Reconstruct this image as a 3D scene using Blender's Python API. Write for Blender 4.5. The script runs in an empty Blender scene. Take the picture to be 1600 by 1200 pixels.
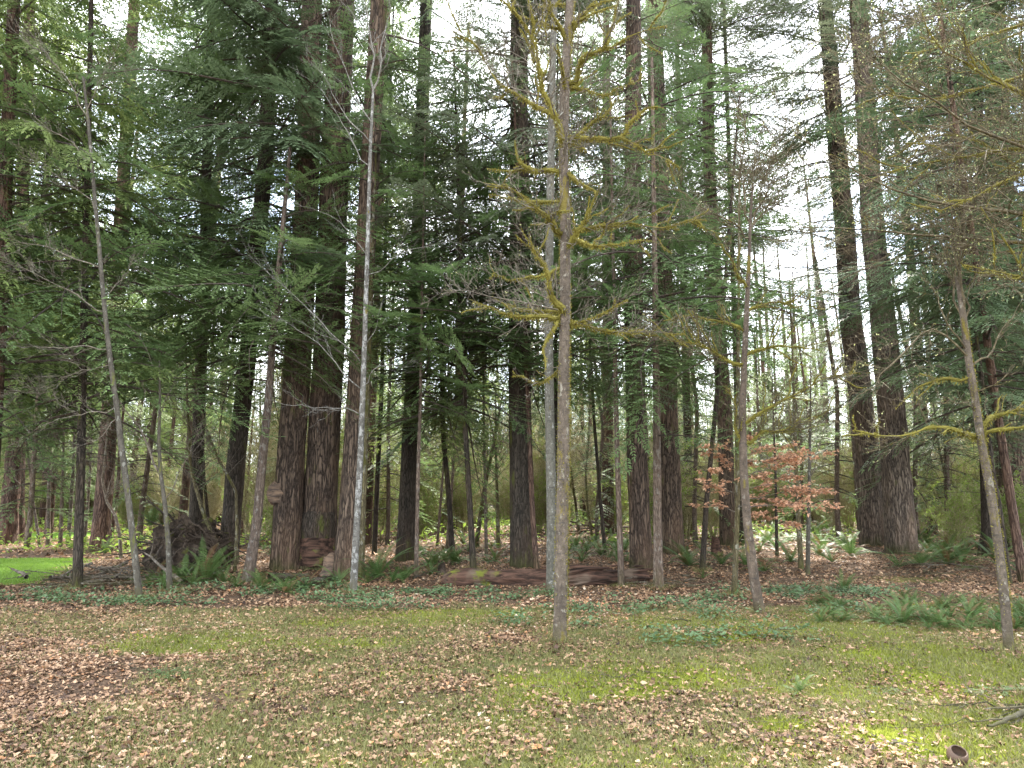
import bpy, math, random
import numpy as np
from math import radians as rad

# ------------------------------------------------------------------ scene, camera, sky, sun
sc = bpy.context.scene
C = sc.collection
random.seed(4)
RNG = np.random.default_rng(11)

F_PX, PITCH, EYE = 1111.0, rad(9.2), 1.6            # photograph pixels (1600 wide), camera pitch, eye height
cam_d = bpy.data.cameras.new('camera')
cam_d.sensor_width = 36.0
cam_d.lens = 36.0 * F_PX / 1600.0
cam_d.clip_end = 3000.0
cam_d.clip_start = 0.05
cam = bpy.data.objects.new('camera', cam_d)
C.objects.link(cam)
cam.location = (0, 0, EYE)
cam.rotation_euler = (rad(90) + PITCH, 0, 0)
sc.camera = cam

SUN_AZ, SUN_EL = rad(22), rad(50)                   # clockwise from straight ahead (+Y) towards the right (+X)
SUN_STRENGTH, SKY_STRENGTH = 5.0, 0.13
world = bpy.data.worlds.new('World')
sc.world = world
world.use_nodes = True
wn = world.node_tree
wn.nodes.clear()
w_out = wn.nodes.new('ShaderNodeOutputWorld')
w_bg = wn.nodes.new('ShaderNodeBackground')
w_sky = wn.nodes.new('ShaderNodeTexSky')
w_sky.sky_type = 'NISHITA'
w_sky.sun_disc = False
w_sky.sun_elevation = SUN_EL
w_sky.sun_rotation = SUN_AZ
w_tc = wn.nodes.new('ShaderNodeTexCoord')
w_map = wn.nodes.new('ShaderNodeMapping')
w_map.inputs['Scale'].default_value = (1.0, 1.0, 2.2)
w_noi = wn.nodes.new('ShaderNodeTexNoise')
w_noi.inputs['Scale'].default_value = 2.3
w_noi.inputs['Detail'].default_value = 7.0
w_noi.inputs['Roughness'].default_value = 0.6
w_rmp = wn.nodes.new('ShaderNodeValToRGB')
w_rmp.color_ramp.elements[0].position = 0.36
w_rmp.color_ramp.elements[1].position = 0.56
w_mix = wn.nodes.new('ShaderNodeMix')
w_mix.data_type = 'RGBA'
w_mix.inputs['B'].default_value = (9.6, 9.9, 10.4, 1)   # thin white cloud
w_bg.inputs['Strength'].default_value = SKY_STRENGTH
wn.links.new(w_tc.outputs['Generated'], w_map.inputs['Vector'])
wn.links.new(w_map.outputs['Vector'], w_noi.inputs['Vector'])
wn.links.new(w_noi.outputs['Fac'], w_rmp.inputs['Fac'])
wn.links.new(w_rmp.outputs['Color'], w_mix.inputs['Factor'])
wn.links.new(w_sky.outputs['Color'], w_mix.inputs['A'])
wn.links.new(w_mix.outputs['Result'], w_bg.inputs['Color'])
wn.links.new(w_bg.outputs['Background'], w_out.inputs['Surface'])

sun_d = bpy.data.lights.new('sun', 'SUN')
sun_d.energy = SUN_STRENGTH
sun_d.angle = rad(3)
sun_d.color = (1.0, 0.95, 0.86)
sun = bpy.data.objects.new('sun', sun_d)
C.objects.link(sun)
from mathutils import Vector
_to_sun = Vector((math.sin(SUN_AZ) * math.cos(SUN_EL), math.cos(SUN_AZ) * math.cos(SUN_EL), math.sin(SUN_EL)))
sun.rotation_euler = _to_sun.to_track_quat('Z', 'Y').to_euler()
sun.location = _to_sun * 60

sc.view_settings.view_transform = 'Standard'
sc.view_settings.look = 'None'
sc.view_settings.exposure = 2.5
sc.view_settings.gamma = 1.0
sc.view_settings.use_curve_mapping = False
try:
    cy = sc.cycles
    cy.max_bounces = 6; cy.diffuse_bounces = 4; cy.glossy_bounces = 2; cy.transmission_bounces = 4
    cy.transparent_max_bounces = 4
    cy.caustics_reflective = False; cy.caustics_refractive = False
    cy.sample_clamp_indirect = 6.0
    cy.use_adaptive_sampling = True; cy.adaptive_threshold = 0.006
    cy.use_denoising = True; cy.denoiser = 'OPENIMAGEDENOISE'; cy.denoising_input_passes = 'RGB_ALBEDO_NORMAL'; cy.denoising_prefilter = 'ACCURATE'
except Exception:
    pass

# ------------------------------------------------------------------ numpy helpers
def _hash(ix, iy, iz, seed):
    n = (ix * 374761393 + iy * 668265263 + iz * 1442695041 + seed * 1013904223).astype(np.int64) & 0xFFFFFFFF
    n = ((n ^ (n >> 13)) * 1274126177) & 0xFFFFFFFF
    n = ((n ^ (n >> 16)) * 2246822519) & 0xFFFFFFFF
    return ((n ^ (n >> 15)) & 0xFFFFFF) / float(0xFFFFFF)

def vnoise(x, y, z=None, seed=0):
    x = np.asarray(x, float); y = np.asarray(y, float)
    z = np.zeros_like(x) if z is None else np.asarray(z, float)
    xi, yi, zi = np.floor(x), np.floor(y), np.floor(z)
    u, v, w = x - xi, y - yi, z - zi
    u = u * u * (3 - 2 * u); v = v * v * (3 - 2 * v); w = w * w * (3 - 2 * w)
    xi = xi.astype(np.int64); yi = yi.astype(np.int64); zi = zi.astype(np.int64)
    def h(a, b, c): return _hash(xi + a, yi + b, zi + c, seed)
    x00 = h(0, 0, 0) * (1 - u) + h(1, 0, 0) * u
    x10 = h(0, 1, 0) * (1 - u) + h(1, 1, 0) * u
    x01 = h(0, 0, 1) * (1 - u) + h(1, 0, 1) * u
    x11 = h(0, 1, 1) * (1 - u) + h(1, 1, 1) * u
    return (x00 * (1 - v) + x10 * v) * (1 - w) + (x01 * (1 - v) + x11 * v) * w

def fbm(x, y, z=None, octaves=4, seed=0):
    s, a, t = 0.0, 0.5, 0.0
    f = 1.0
    for o in range(octaves):
        s = s + a * vnoise(np.asarray(x) * f, np.asarray(y) * f, None if z is None else np.asarray(z) * f, seed + o * 17)
        t += a; a *= 0.5; f *= 2.03
    return s / t

def smooth(e0, e1, x):
    t = np.clip((np.asarray(x, float) - e0) / (e1 - e0), 0, 1)
    return t * t * (3 - 2 * t)

def norm(v):
    return v / np.maximum(np.linalg.norm(v, axis=-1, keepdims=True), 1e-9)

# ------------------------------------------------------------------ terrain height and photograph -> world
def H(x, y):
    x = np.asarray(x, float); y = np.asarray(y, float)
    bank = 0.14 * smooth(14.0, 16.5, y) * (0.5 + fbm(x * 0.25, y * 0.25, None, 3, 5)) * smooth(-11, -8, x)
    small = (fbm(x * 1.1, y * 1.1, None, 3, 21) - 0.5) * 0.10 * smooth(2.5, 5, y) + (fbm(x * 5, y * 5, None, 2, 8) - 0.5) * 0.025
    far = (fbm(x * 0.06, y * 0.06, None, 3, 2) - 0.45) * 1.0 * smooth(28, 60, y)
    rise = 2.5 * smooth(60, 160, np.hypot(x, y))
    return bank + small + far + rise

FWD = np.array([0, math.cos(PITCH), math.sin(PITCH)])
UPV = np.array([0, -math.sin(PITCH), math.cos(PITCH)])
EYEP = np.array([0, 0, EYE])

def ray(px, py):
    return FWD * F_PX + np.array([1.0, 0, 0]) * (px - 800.0) + UPV * (600.0 - py)

def at(px, py, Y):
    """the world point seen at photograph pixel (px, py) at forward distance Y"""
    d = ray(px, py)
    return EYEP + d * (Y / d[1])

def ground(px, py):
    """where the line of sight through pixel (px, py) meets the terrain"""
    d = ray(px, py)
    ts = np.linspace(2.5, 70, 2400) / d[1]
    P = EYEP + ts[:, None] * d
    below = P[:, 2] < H(P[:, 0], P[:, 1])
    k = int(np.argmax(below)) if below.any() else len(ts) - 1
    p = P[k]
    return np.array([p[0], p[1], float(H(p[0], p[1]))])

def scale_at(p):
    """metres per photograph pixel at a world point"""
    return float(np.dot(np.asarray(p) - EYEP, FWD)) / F_PX

# ------------------------------------------------------------------ mesh building
class Geo:
    def __init__(s):
        s.v = []; s.f3 = []; s.f4 = []; s.t = []; s.n = 0
    def add(s, V, F, tint=None):
        V = np.asarray(V, np.float32).reshape(-1, 3)
        F = np.asarray(F, np.int64)
        s.v.append(V)
        (s.f3 if F.shape[1] == 3 else s.f4).append(F + s.n)
        if tint is None: tint = np.full(len(V), 0.5, np.float32)
        s.t.append(np.broadcast_to(np.asarray(tint, np.float32), (len(V),)))
        s.n += len(V)
    def merge(s, g, M=None, off=(0, 0, 0)):
        V, F3, F4, T = g.arrays()
        V = V if M is None else V @ np.asarray(M).T
        V = V + np.asarray(off)
        base = s.n
        s.v.append(V.astype(np.float32)); s.t.append(T); s.n += len(V)
        if len(F3): s.f3.append(F3 + base)
        if len(F4): s.f4.append(F4 + base)
    def arrays(s):
        V = np.concatenate(s.v) if s.v else np.zeros((0, 3), np.float32)
        T = np.concatenate(s.t) if s.t else np.zeros(0, np.float32)
        F3 = np.concatenate(s.f3) if s.f3 else np.zeros((0, 3), np.int64)
        F4 = np.concatenate(s.f4) if s.f4 else np.zeros((0, 4), np.int64)
        return V, F3, F4, T
    def mesh(s, name, mat, smooth_shade=False, second=None):
        V, F3, F4, T = s.arrays()
        if second is not None:                       # (Geo, material): wood under the needles, in the same crown
            V2, G3, G4, T2 = second[0].arrays()
            n3, n4 = len(F3), len(F4)
            F3 = np.concatenate([F3, G3 + len(V)]); F4 = np.concatenate([F4, G4 + len(V)])
            V = np.concatenate([V, V2]); T = np.concatenate([T, T2])
        me = bpy.data.meshes.new(name)
        me.vertices.add(len(V)); me.vertices.foreach_set('co', V.astype(np.float32).ravel())
        loops = np.concatenate([F4.ravel(), F3.ravel()]).astype(np.int32)
        starts = np.concatenate([np.arange(len(F4)) * 4, len(F4) * 4 + np.arange(len(F3)) * 3]).astype(np.int32)
        me.loops.add(len(loops)); me.loops.foreach_set('vertex_index', loops)
        me.polygons.add(len(starts)); me.polygons.foreach_set('loop_start', starts)
        me.polygons.foreach_set('use_smooth', np.full(len(starts), smooth_shade, bool))
        at_ = me.attributes.new('tint', 'FLOAT', 'POINT')
        at_.data.foreach_set('value', T.astype(np.float32))
        me.update(calc_edges=True)
        me.materials.append(mat)
        if second is not None:
            me.materials.append(second[1])
            mi = np.zeros(len(starts), np.int32); mi[n4:len(F4)] = 1; mi[len(F4) + n3:] = 1
            me.polygons.foreach_set('material_index', mi)
        return me
    def build(s, name, mat, parent=None, loc=None, smooth_shade=False, second=None):
        o = bpy.data.objects.new(name, s.mesh(name, mat, smooth_shade, second))
        C.objects.link(o)
        if parent is not None: o.parent = parent
        if loc is not None: o.location = [float(q) for q in loc]
        return o

def tag(o, label=None, cat=None, group=None, kind=None):
    if label: o['label'] = label
    if cat: o['category'] = cat
    if group: o['group'] = group
    if kind: o['kind'] = kind
    return o

def empty(name, loc, label, cat, group=None):
    o = bpy.data.objects.new(name, None)
    C.objects.link(o)
    o.location = [float(q) for q in loc]
    o.empty_display_size = 0.2
    return tag(o, label, cat, group)

def tubes(g, P, R, sides=4, tint=None):
    """N tapering tubes at once: P (N,K,3) centre lines, R (N,K) radii"""
    P = np.asarray(P, float); R = np.asarray(R, float)
    if len(P) == 0: return
    N, K = P.shape[:2]
    T = norm(np.gradient(P, axis=1))
    m = norm(T.mean(axis=1))
    ref = np.where(np.abs(m[:, 2:3]) > 0.75, np.array([[1.0, 0, 0]]), np.array([[0, 0, 1.0]]))
    U = norm(np.cross(T, ref[:, None, :]))
    W = np.cross(T, U)
    a = np.linspace(0, 2 * np.pi, sides, endpoint=False)
    V = P[:, :, None, :] + R[:, :, None, None] * (np.cos(a)[None, None, :, None] * U[:, :, None, :] + np.sin(a)[None, None, :, None] * W[:, :, None, :])
    idx = np.arange(N * K * sides).reshape(N, K, sides)
    A = idx[:, :-1, :]; B = np.roll(A, -1, axis=2); D = idx[:, 1:, :]; E = np.roll(D, -1, axis=2)
    F = np.stack([A, B, E, D], axis=-1).reshape(-1, 4)
    if tint is not None:
        tint = np.repeat(np.asarray(tint, np.float32), K * sides)
    g.add(V.reshape(-1, 3), F, tint)

def resample(pts, n):
    pts = np.asarray(pts, float)
    d = np.concatenate([[0], np.cumsum(np.linalg.norm(np.diff(pts, axis=0), axis=1))])
    t = np.linspace(0, d[-1], n)
    out = np.stack([np.interp(t, d, pts[:, k]) for k in range(3)], axis=1)
    for _ in range(max(1, n // (2 * len(pts)))):
        out[1:-1] = 0.25 * out[:-2] + 0.5 * out[1:-1] + 0.25 * out[2:]
    return out

def trunk_geo(path, R0, R1, sides=20, rings=60, flare=0.5, flare_h=0.5, furrow=0.04, freq=7.0, seed=0, lump=0.05):
    """one trunk: path (k,3) relative to the base; radius from R0 to R1; root flare with lobes; furrowed bark relief"""
    P = resample(path, rings * 2)
    L = np.concatenate([[0], np.cumsum(np.linalg.norm(np.diff(P, axis=0), axis=1))])
    s = np.linspace(0, 1, rings) ** 1.35 * L[-1]            # rings closer together near the ground
    P = np.stack([np.interp(s, L, P[:, k]) for k in range(3)], axis=1)
    T = norm(np.gradient(P, axis=0))
    U = norm(np.cross(T, np.array([0, 1.0, 0.0])[None]))
    W = np.cross(T, U)
    a = np.linspace(0, 2 * np.pi, sides, endpoint=False)
    q = s / L[-1]
    base_r = R0 * (1 - q) ** 0.85 + R1 * (1 - (1 - q) ** 0.85)
    ca, sa = np.cos(a)[None], np.sin(a)[None]
    hh = s[:, None] + 0 * ca
    lob = 0.5 + 0.5 * np.cos(5 * a + seed)[None] * 0.6 + 0.3 * np.cos(3 * a + seed * 2.1)[None]
    fl = flare * np.exp(-hh / flare_h) * (0.35 + lob)
    fur = np.abs(vnoise(ca * freq + 50 + 0.35 * np.sin(hh * 2.3), sa * freq + 50, hh * 0.9, seed) - 0.5) * 2
    fine = vnoise(ca * freq * 2 + 9, sa * freq * 2 + 9, hh * 3.0, seed + 3)
    big = fbm(ca * 1.2 + 7, sa * 1.2 + 7, hh * 0.7, 2, seed + 9) - 0.5
    r = base_r[:, None] * (1 + fl + furrow * (fur * 2 - 1) + furrow * 0.5 * (fine - 0.5) + lump * 2 * big)
    V = P[:, None, :] + r[..., None] * (ca[0][None, :, None] * U[:, None, :] + sa[0][None, :, None] * W[:, None, :])
    idx = np.arange(rings * sides).reshape(rings, sides)
    A = idx[:-1]; B = np.roll(A, -1, axis=1); D = idx[1:]; E = np.roll(D, -1, axis=1)
    g = Geo()
    g.add(V.reshape(-1, 3), np.stack([A, B, E, D], -1).reshape(-1, 4), fur.ravel())
    return g, P, s, base_r

# ------------------------------------------------------------------ materials
class NT:
    def __init__(s, name):
        s.m = bpy.data.materials.new(name); s.m.use_nodes = True
        s.t = s.m.node_tree; s.t.nodes.clear()
        s.out = s.t.nodes.new('ShaderNodeOutputMaterial')
    def n(s, kind, **kw):
        o = s.t.nodes.new('ShaderNode' + kind)
        for k, v in kw.items():
            if hasattr(o, k) and k not in o.inputs: setattr(o, k, v)
            else: s.set(o, k, v)
        return o
    def set(s, o, k, v):
        i = o.inputs[k]
        if isinstance(v, bpy.types.NodeSocket): s.t.links.new(v, i)
        else: i.default_value = v if not (isinstance(v, tuple) and len(v) == 3 and i.type == 'RGBA') else v + (1,)
    def mix(s, f, a, b):
        o = s.t.nodes.new('ShaderNodeMix'); o.data_type = 'RGBA'
        s.set(o, 'Factor', f)
        for key, v in (('A', a), ('B', b)):
            i = [q for q in o.inputs if q.name == key and q.type == 'RGBA'][0]
            if isinstance(v, bpy.types.NodeSocket): s.t.links.new(v, i)
            else: i.default_value = tuple(v) + (1,)
        return [q for q in o.outputs if q.type == 'RGBA'][0]
    def math(s, op, a, b=0.0, clamp=False):
        o = s.t.nodes.new('ShaderNodeMath'); o.operation = op; o.use_clamp = clamp
        for i, v in ((0, a), (1, b)):
            if isinstance(v, bpy.types.NodeSocket): s.t.links.new(v, o.inputs[i])
            else: o.inputs[i].default_value = v
        return o.outputs[0]
    def step(s, v, e0, e1):
        o = s.t.nodes.new('ShaderNodeMapRange'); o.interpolation_type = 'SMOOTHSTEP'
        s.t.links.new(v, o.inputs['Value'])
        o.inputs['From Min'].default_value = e0; o.inputs['From Max'].default_value = e1
        return o.outputs['Result']
    def coord(s, scale=(1, 1, 1), which='Object'):
        tc = s.t.nodes.new('ShaderNodeTexCoord'); mp = s.t.nodes.new('ShaderNodeMapping')
        mp.inputs['Scale'].default_value = scale
        s.t.links.new(tc.outputs[which], mp.inputs['Vector'])
        return mp.outputs['Vector']
    def noise(s, vec, scale, detail=3, rough=0.55):
        o = s.n('TexNoise', Scale=scale, Detail=float(detail), Roughness=rough, Vector=vec)
        return o.outputs['Fac']
    def attr(s, name):
        o = s.t.nodes.new('ShaderNodeAttribute'); o.attribute_name = name
        return o.outputs['Fac']
    def rnd(s):
        return s.t.nodes.new('ShaderNodeObjectInfo').outputs['Random']
    def bump(s, h, strength, dist):
        return s.n('Bump', Height=h, Strength=strength, Distance=dist).outputs['Normal']
    def surf(s, col, rough=0.8, spec=0.3, normal=None, translucent=0.0, tcol=None):
        p = s.t.nodes.new('ShaderNodeBsdfPrincipled')
        s.set(p, 'Base Color', col); s.set(p, 'Roughness', rough); s.set(p, 'Specular IOR Level', spec)
        if normal is not None: s.set(p, 'Normal', normal)
        sh = p.outputs[0]
        if translucent:
            tr = s.t.nodes.new('ShaderNodeBsdfTranslucent'); s.set(tr, 'Color', tcol if tcol is not None else col)
            mx = s.t.nodes.new('ShaderNodeMixShader'); mx.inputs[0].default_value = translucent
            s.t.links.new(sh, mx.inputs[1]); s.t.links.new(tr.outputs[0], mx.inputs[2]); sh = mx.outputs[0]
        s.t.links.new(sh, s.out.inputs['Surface'])
        return s.m

def bark_mat(name, ridge, groove, reddish, moss=0.3, mosscol=(0.075, 0.085, 0.02), scale=1.0, lichen=0.0):
    t = NT(name)
    v = t.coord((9 * scale, 9 * scale, 1.5 * scale))
    n1 = t.noise(v, 1.0, 5, 0.6)
    wv = t.n('TexNoise', Scale=0.9, Detail=3.0, Vector=v).outputs['Color']
    va = t.n('VectorMath', operation='MULTIPLY_ADD')
    t.t.links.new(wv, va.inputs[0]); va.inputs[1].default_value = (1.6, 1.6, 2.2); t.t.links.new(v, va.inputs[2])
    vor = t.n('TexVoronoi', feature='DISTANCE_TO_EDGE', Scale=1.6, Vector=va.outputs[0])
    crack = t.step(vor.outputs['Distance'], 0.0, 0.22)
    fur = t.step(t.attr('tint'), 0.05, 0.55)
    hgt = t.math('MULTIPLY', t.math('ADD', crack, n1), 0.5)
    groov = t.math('MULTIPLY', crack, t.math('ADD', t.math('MULTIPLY', fur, 0.6), 0.4))
    col = t.mix(groov, groove, ridge)
    big = t.noise(t.coord((1.6, 1.6, 0.5)), 1.0, 3)
    col = t.mix(t.step(big, 0.40, 0.65), col, t.mix(groov, tuple(c * 0.5 for c in reddish), reddish))
    fine = t.noise(t.coord((40, 40, 12)), 1.0, 3, 0.7)
    col = t.mix(t.math('MULTIPLY', t.step(fine, 0.45, 0.8), 0.45), col, tuple(min(1, c * 1.9) for c in ridge))
    if lichen:
        li = t.noise(t.coord((11, 11, 7)), 1.0, 4, 0.65)
        col = t.mix(t.math('MULTIPLY', t.step(li, 0.55, 0.62), lichen), col, (0.42, 0.44, 0.40))
    if moss:
        mo = t.noise(t.coord((3.2, 3.2, 1.0)), 1.0, 5, 0.65)
        col = t.mix(t.math('MULTIPLY', t.step(mo, 0.66 - 0.22 * moss, 0.78 - 0.2 * moss), 0.85), col, mosscol)
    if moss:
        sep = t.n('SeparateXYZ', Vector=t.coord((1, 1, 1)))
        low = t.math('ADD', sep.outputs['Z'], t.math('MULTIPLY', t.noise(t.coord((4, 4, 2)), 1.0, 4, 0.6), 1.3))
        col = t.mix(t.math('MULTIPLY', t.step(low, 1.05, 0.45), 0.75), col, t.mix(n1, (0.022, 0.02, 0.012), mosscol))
    tone = t.mix(t.rnd(), (0.86, 0.83, 0.83), (1.12, 1.1, 1.08))
    mul = t.t.nodes.new('ShaderNodeMix'); mul.data_type = 'RGBA'; mul.blend_type = 'MULTIPLY'; mul.inputs['Factor'].default_value = 1.0
    ins = [q for q in mul.inputs if q.type == 'RGBA']
    t.t.links.new(col, ins[0]); t.t.links.new(tone, ins[1])
    col = [q for q in mul.outputs if q.type == 'RGBA'][0]
    return t.surf(col, 0.9, 0.15, t.bump(hgt, 1.0, 0.05 / scale))

def smooth_bark_mat(name, base, patch, patch_amt, moss=0.3, dark=(0.05, 0.045, 0.04), mosscol=(0.16, 0.13, 0.025)):
    t = NT(name)
    n0 = t.noise(t.coord((6, 6, 2.5)), 1.0, 4)
    col = t.mix(t.step(n0, 0.3, 0.7), tuple(c * 0.62 for c in base), base)
    li = t.noise(t.coord((14, 14, 9)), 1.0, 4, 0.62)
    col = t.mix(t.step(li, 0.62 - 0.2 * patch_amt, 0.66 - 0.2 * patch_amt), col, patch)
    dk = t.noise(t.coord((7, 7, 30)), 1.0, 3, 0.6)
    col = t.mix(t.math('MULTIPLY', t.step(dk, 0.60, 0.68), 0.8), col, dark)
    fine = t.noise(t.coord((70, 70, 50)), 1.0, 3, 0.7)
    mid = t.noise(t.coord((26, 26, 16)), 1.0, 4, 0.7)
    col = t.mix(t.math('MULTIPLY', t.step(mid, 0.50, 0.64), 0.6), col, tuple(c * 0.35 for c in base))
    col = t.mix(t.math('MULTIPLY', t.step(mid, 0.46, 0.34), 0.45), col, tuple(min(1, c * 1.8) for c in base))
    col = t.mix(t.math('MULTIPLY', t.step(fine, 0.5, 0.75), 0.6), col, dark)
    if moss:
        mo = t.noise(t.coord((5, 5, 1.7)), 1.0, 5, 0.68)
        col = t.mix(t.math('MULTIPLY', t.step(mo, 0.70 - 0.27 * moss, 0.76 - 0.25 * moss), 0.9), col, t.mix(fine, tuple(c * 0.6 for c in mosscol), mosscol))
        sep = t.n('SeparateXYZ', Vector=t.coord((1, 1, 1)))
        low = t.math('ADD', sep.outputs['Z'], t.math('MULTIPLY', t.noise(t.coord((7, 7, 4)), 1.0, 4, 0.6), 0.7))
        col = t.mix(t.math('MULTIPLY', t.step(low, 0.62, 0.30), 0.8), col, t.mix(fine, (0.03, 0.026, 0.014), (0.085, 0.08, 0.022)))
    return t.surf(col, 0.85, 0.2, t.bump(t.math('ADD', t.math('ADD', fine, dk), mid), 0.9, 0.010))

def leaf_mat(name, dark, light, warm, trans=0.3, rough=0.55, spec=0.35, clump=0.7, tw=0.6, dead=None):
    t = NT(name)
    n0 = t.noise(t.coord((clump, clump, clump)), 1.0, 3, 0.6)
    tint = t.attr('tint')
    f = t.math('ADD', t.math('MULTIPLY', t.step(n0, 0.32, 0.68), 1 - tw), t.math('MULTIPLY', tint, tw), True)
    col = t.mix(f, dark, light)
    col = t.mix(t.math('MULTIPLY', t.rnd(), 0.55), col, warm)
    if dead: col = t.mix(t.step(tint, 0.10, 0.03), col, dead)
    return t.surf(col, rough, spec, None, trans)

M = {}
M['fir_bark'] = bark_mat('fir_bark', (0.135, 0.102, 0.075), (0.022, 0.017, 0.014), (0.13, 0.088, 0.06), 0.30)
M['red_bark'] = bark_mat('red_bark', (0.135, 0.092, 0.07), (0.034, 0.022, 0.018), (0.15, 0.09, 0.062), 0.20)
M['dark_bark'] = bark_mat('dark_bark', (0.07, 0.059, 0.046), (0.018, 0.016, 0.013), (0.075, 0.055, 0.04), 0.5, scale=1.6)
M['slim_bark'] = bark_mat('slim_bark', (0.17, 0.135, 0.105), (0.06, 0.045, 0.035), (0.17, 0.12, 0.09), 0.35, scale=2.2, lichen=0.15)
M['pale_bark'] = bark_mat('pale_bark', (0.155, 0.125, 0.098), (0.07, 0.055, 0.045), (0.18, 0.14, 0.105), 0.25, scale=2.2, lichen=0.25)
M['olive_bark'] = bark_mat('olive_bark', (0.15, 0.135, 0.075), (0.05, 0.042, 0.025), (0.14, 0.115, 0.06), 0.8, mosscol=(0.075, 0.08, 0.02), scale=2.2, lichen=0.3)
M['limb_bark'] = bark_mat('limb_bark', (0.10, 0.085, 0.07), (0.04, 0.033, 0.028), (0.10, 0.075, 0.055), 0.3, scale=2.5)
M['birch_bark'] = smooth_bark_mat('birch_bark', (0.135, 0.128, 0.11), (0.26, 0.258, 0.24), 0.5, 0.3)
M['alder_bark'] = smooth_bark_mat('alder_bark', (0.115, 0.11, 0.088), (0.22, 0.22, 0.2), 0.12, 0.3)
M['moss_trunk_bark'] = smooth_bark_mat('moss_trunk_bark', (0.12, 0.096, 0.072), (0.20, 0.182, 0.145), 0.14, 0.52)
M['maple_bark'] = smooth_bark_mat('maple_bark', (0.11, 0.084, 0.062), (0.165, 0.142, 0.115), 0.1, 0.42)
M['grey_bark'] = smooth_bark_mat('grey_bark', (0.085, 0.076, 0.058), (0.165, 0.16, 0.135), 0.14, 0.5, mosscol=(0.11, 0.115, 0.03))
M['twig'] = smooth_bark_mat('twig', (0.17, 0.145, 0.11), (0.25, 0.24, 0.20), 0.2, 0.15)
M['olive_twig'] = smooth_bark_mat('olive_twig', (0.125, 0.10, 0.058), (0.20, 0.18, 0.12), 0.2, 0.4)
M['brush_twig'] = smooth_bark_mat('brush_twig', (0.37, 0.33, 0.18), (0.44, 0.40, 0.27), 0.2, 0.3)
M['white_twig'] = smooth_bark_mat('white_twig', (0.20, 0.19, 0.165), (0.28, 0.27, 0.25), 0.2, 0.05)
M['dead_twig'] = smooth_bark_mat('dead_twig', (0.14, 0.115, 0.088), (0.22, 0.20, 0.17), 0.2, 0.3, mosscol=(0.10, 0.11, 0.03))
M['moss'] = leaf_mat('moss', (0.06, 0.052, 0.012), (0.29, 0.255, 0.06), (0.21, 0.19, 0.042), 0.28, 0.8, 0.1, 6.0, 0.6)
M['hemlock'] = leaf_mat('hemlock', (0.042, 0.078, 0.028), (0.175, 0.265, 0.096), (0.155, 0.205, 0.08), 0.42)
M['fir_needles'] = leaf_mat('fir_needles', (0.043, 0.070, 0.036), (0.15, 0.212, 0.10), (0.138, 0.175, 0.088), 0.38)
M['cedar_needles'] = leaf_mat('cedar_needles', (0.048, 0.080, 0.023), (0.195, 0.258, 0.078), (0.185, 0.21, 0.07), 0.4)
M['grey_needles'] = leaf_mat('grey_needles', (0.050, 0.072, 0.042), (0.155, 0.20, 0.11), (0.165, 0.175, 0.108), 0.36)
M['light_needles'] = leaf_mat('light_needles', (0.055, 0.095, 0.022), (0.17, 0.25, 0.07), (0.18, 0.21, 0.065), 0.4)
M['fern'] = leaf_mat('fern', (0.028, 0.066, 0.016), (0.108, 0.185, 0.05), (0.105, 0.155, 0.045), 0.33, 0.5, 0.25, 2.0, 0.6, (0.14, 0.075, 0.035))
M['herb'] = leaf_mat('herb', (0.04, 0.085, 0.035), (0.12, 0.20, 0.085), (0.12, 0.17, 0.06), 0.25, 0.45, 0.45, 1.5)
M['shrub_leaf'] = leaf_mat('shrub_leaf', (0.09, 0.16, 0.02), (0.26, 0.38, 0.06), (0.25, 0.33, 0.06), 0.45, 0.5, 0.3, 1.0)
M['bud'] = leaf_mat('bud', (0.22, 0.25, 0.08), (0.45, 0.48, 0.22), (0.38, 0.38, 0.17), 0.3, 0.5, 0.3, 1.0)
M['beech_leaf'] = leaf_mat('beech_leaf', (0.36, 0.17, 0.09), (0.72, 0.46, 0.30), (0.56, 0.33, 0.20), 0.45, 0.5, 0.3, 2.0)
M['grass'] = leaf_mat('grass', (0.04, 0.058, 0.014), (0.24, 0.235, 0.07), (0.21, 0.195, 0.08), 0.3, 0.5, 0.3, 2.5)
M['lawn'] = leaf_mat('lawn', (0.08, 0.17, 0.018), (0.21, 0.34, 0.05), (0.19, 0.29, 0.05), 0.4, 0.5, 0.3, 1.3)
M['ground_moss'] = leaf_mat('ground_moss', (0.085, 0.115, 0.012), (0.31, 0.34, 0.05), (0.27, 0.29, 0.05), 0.3, 0.8, 0.1, 1.2)
def dead_leaf_mat():
    t = NT('dead_leaf')
    r = t.n('ValToRGB', Fac=t.attr('tint'))
    cr = r.color_ramp
    cols = [(0, (0.032, 0.018, 0.011)), (0.22, (0.115, 0.065, 0.038)), (0.45, (0.215, 0.128, 0.072)), (0.66, (0.32, 0.20, 0.118)), (0.84, (0.43, 0.295, 0.18)), (0.95, (0.38, 0.17, 0.07)), (1, (0.56, 0.46, 0.34))]
    while len(cr.elements) < len(cols): cr.elements.new(0.5)
    for e, (p, c) in zip(cr.elements, cols): e.position = p; e.color = c + (1,)
    return t.surf(r.outputs['Color'], 0.6, 0.3, None, 0.15)
M['dead_leaf'] = dead_leaf_mat()

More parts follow.
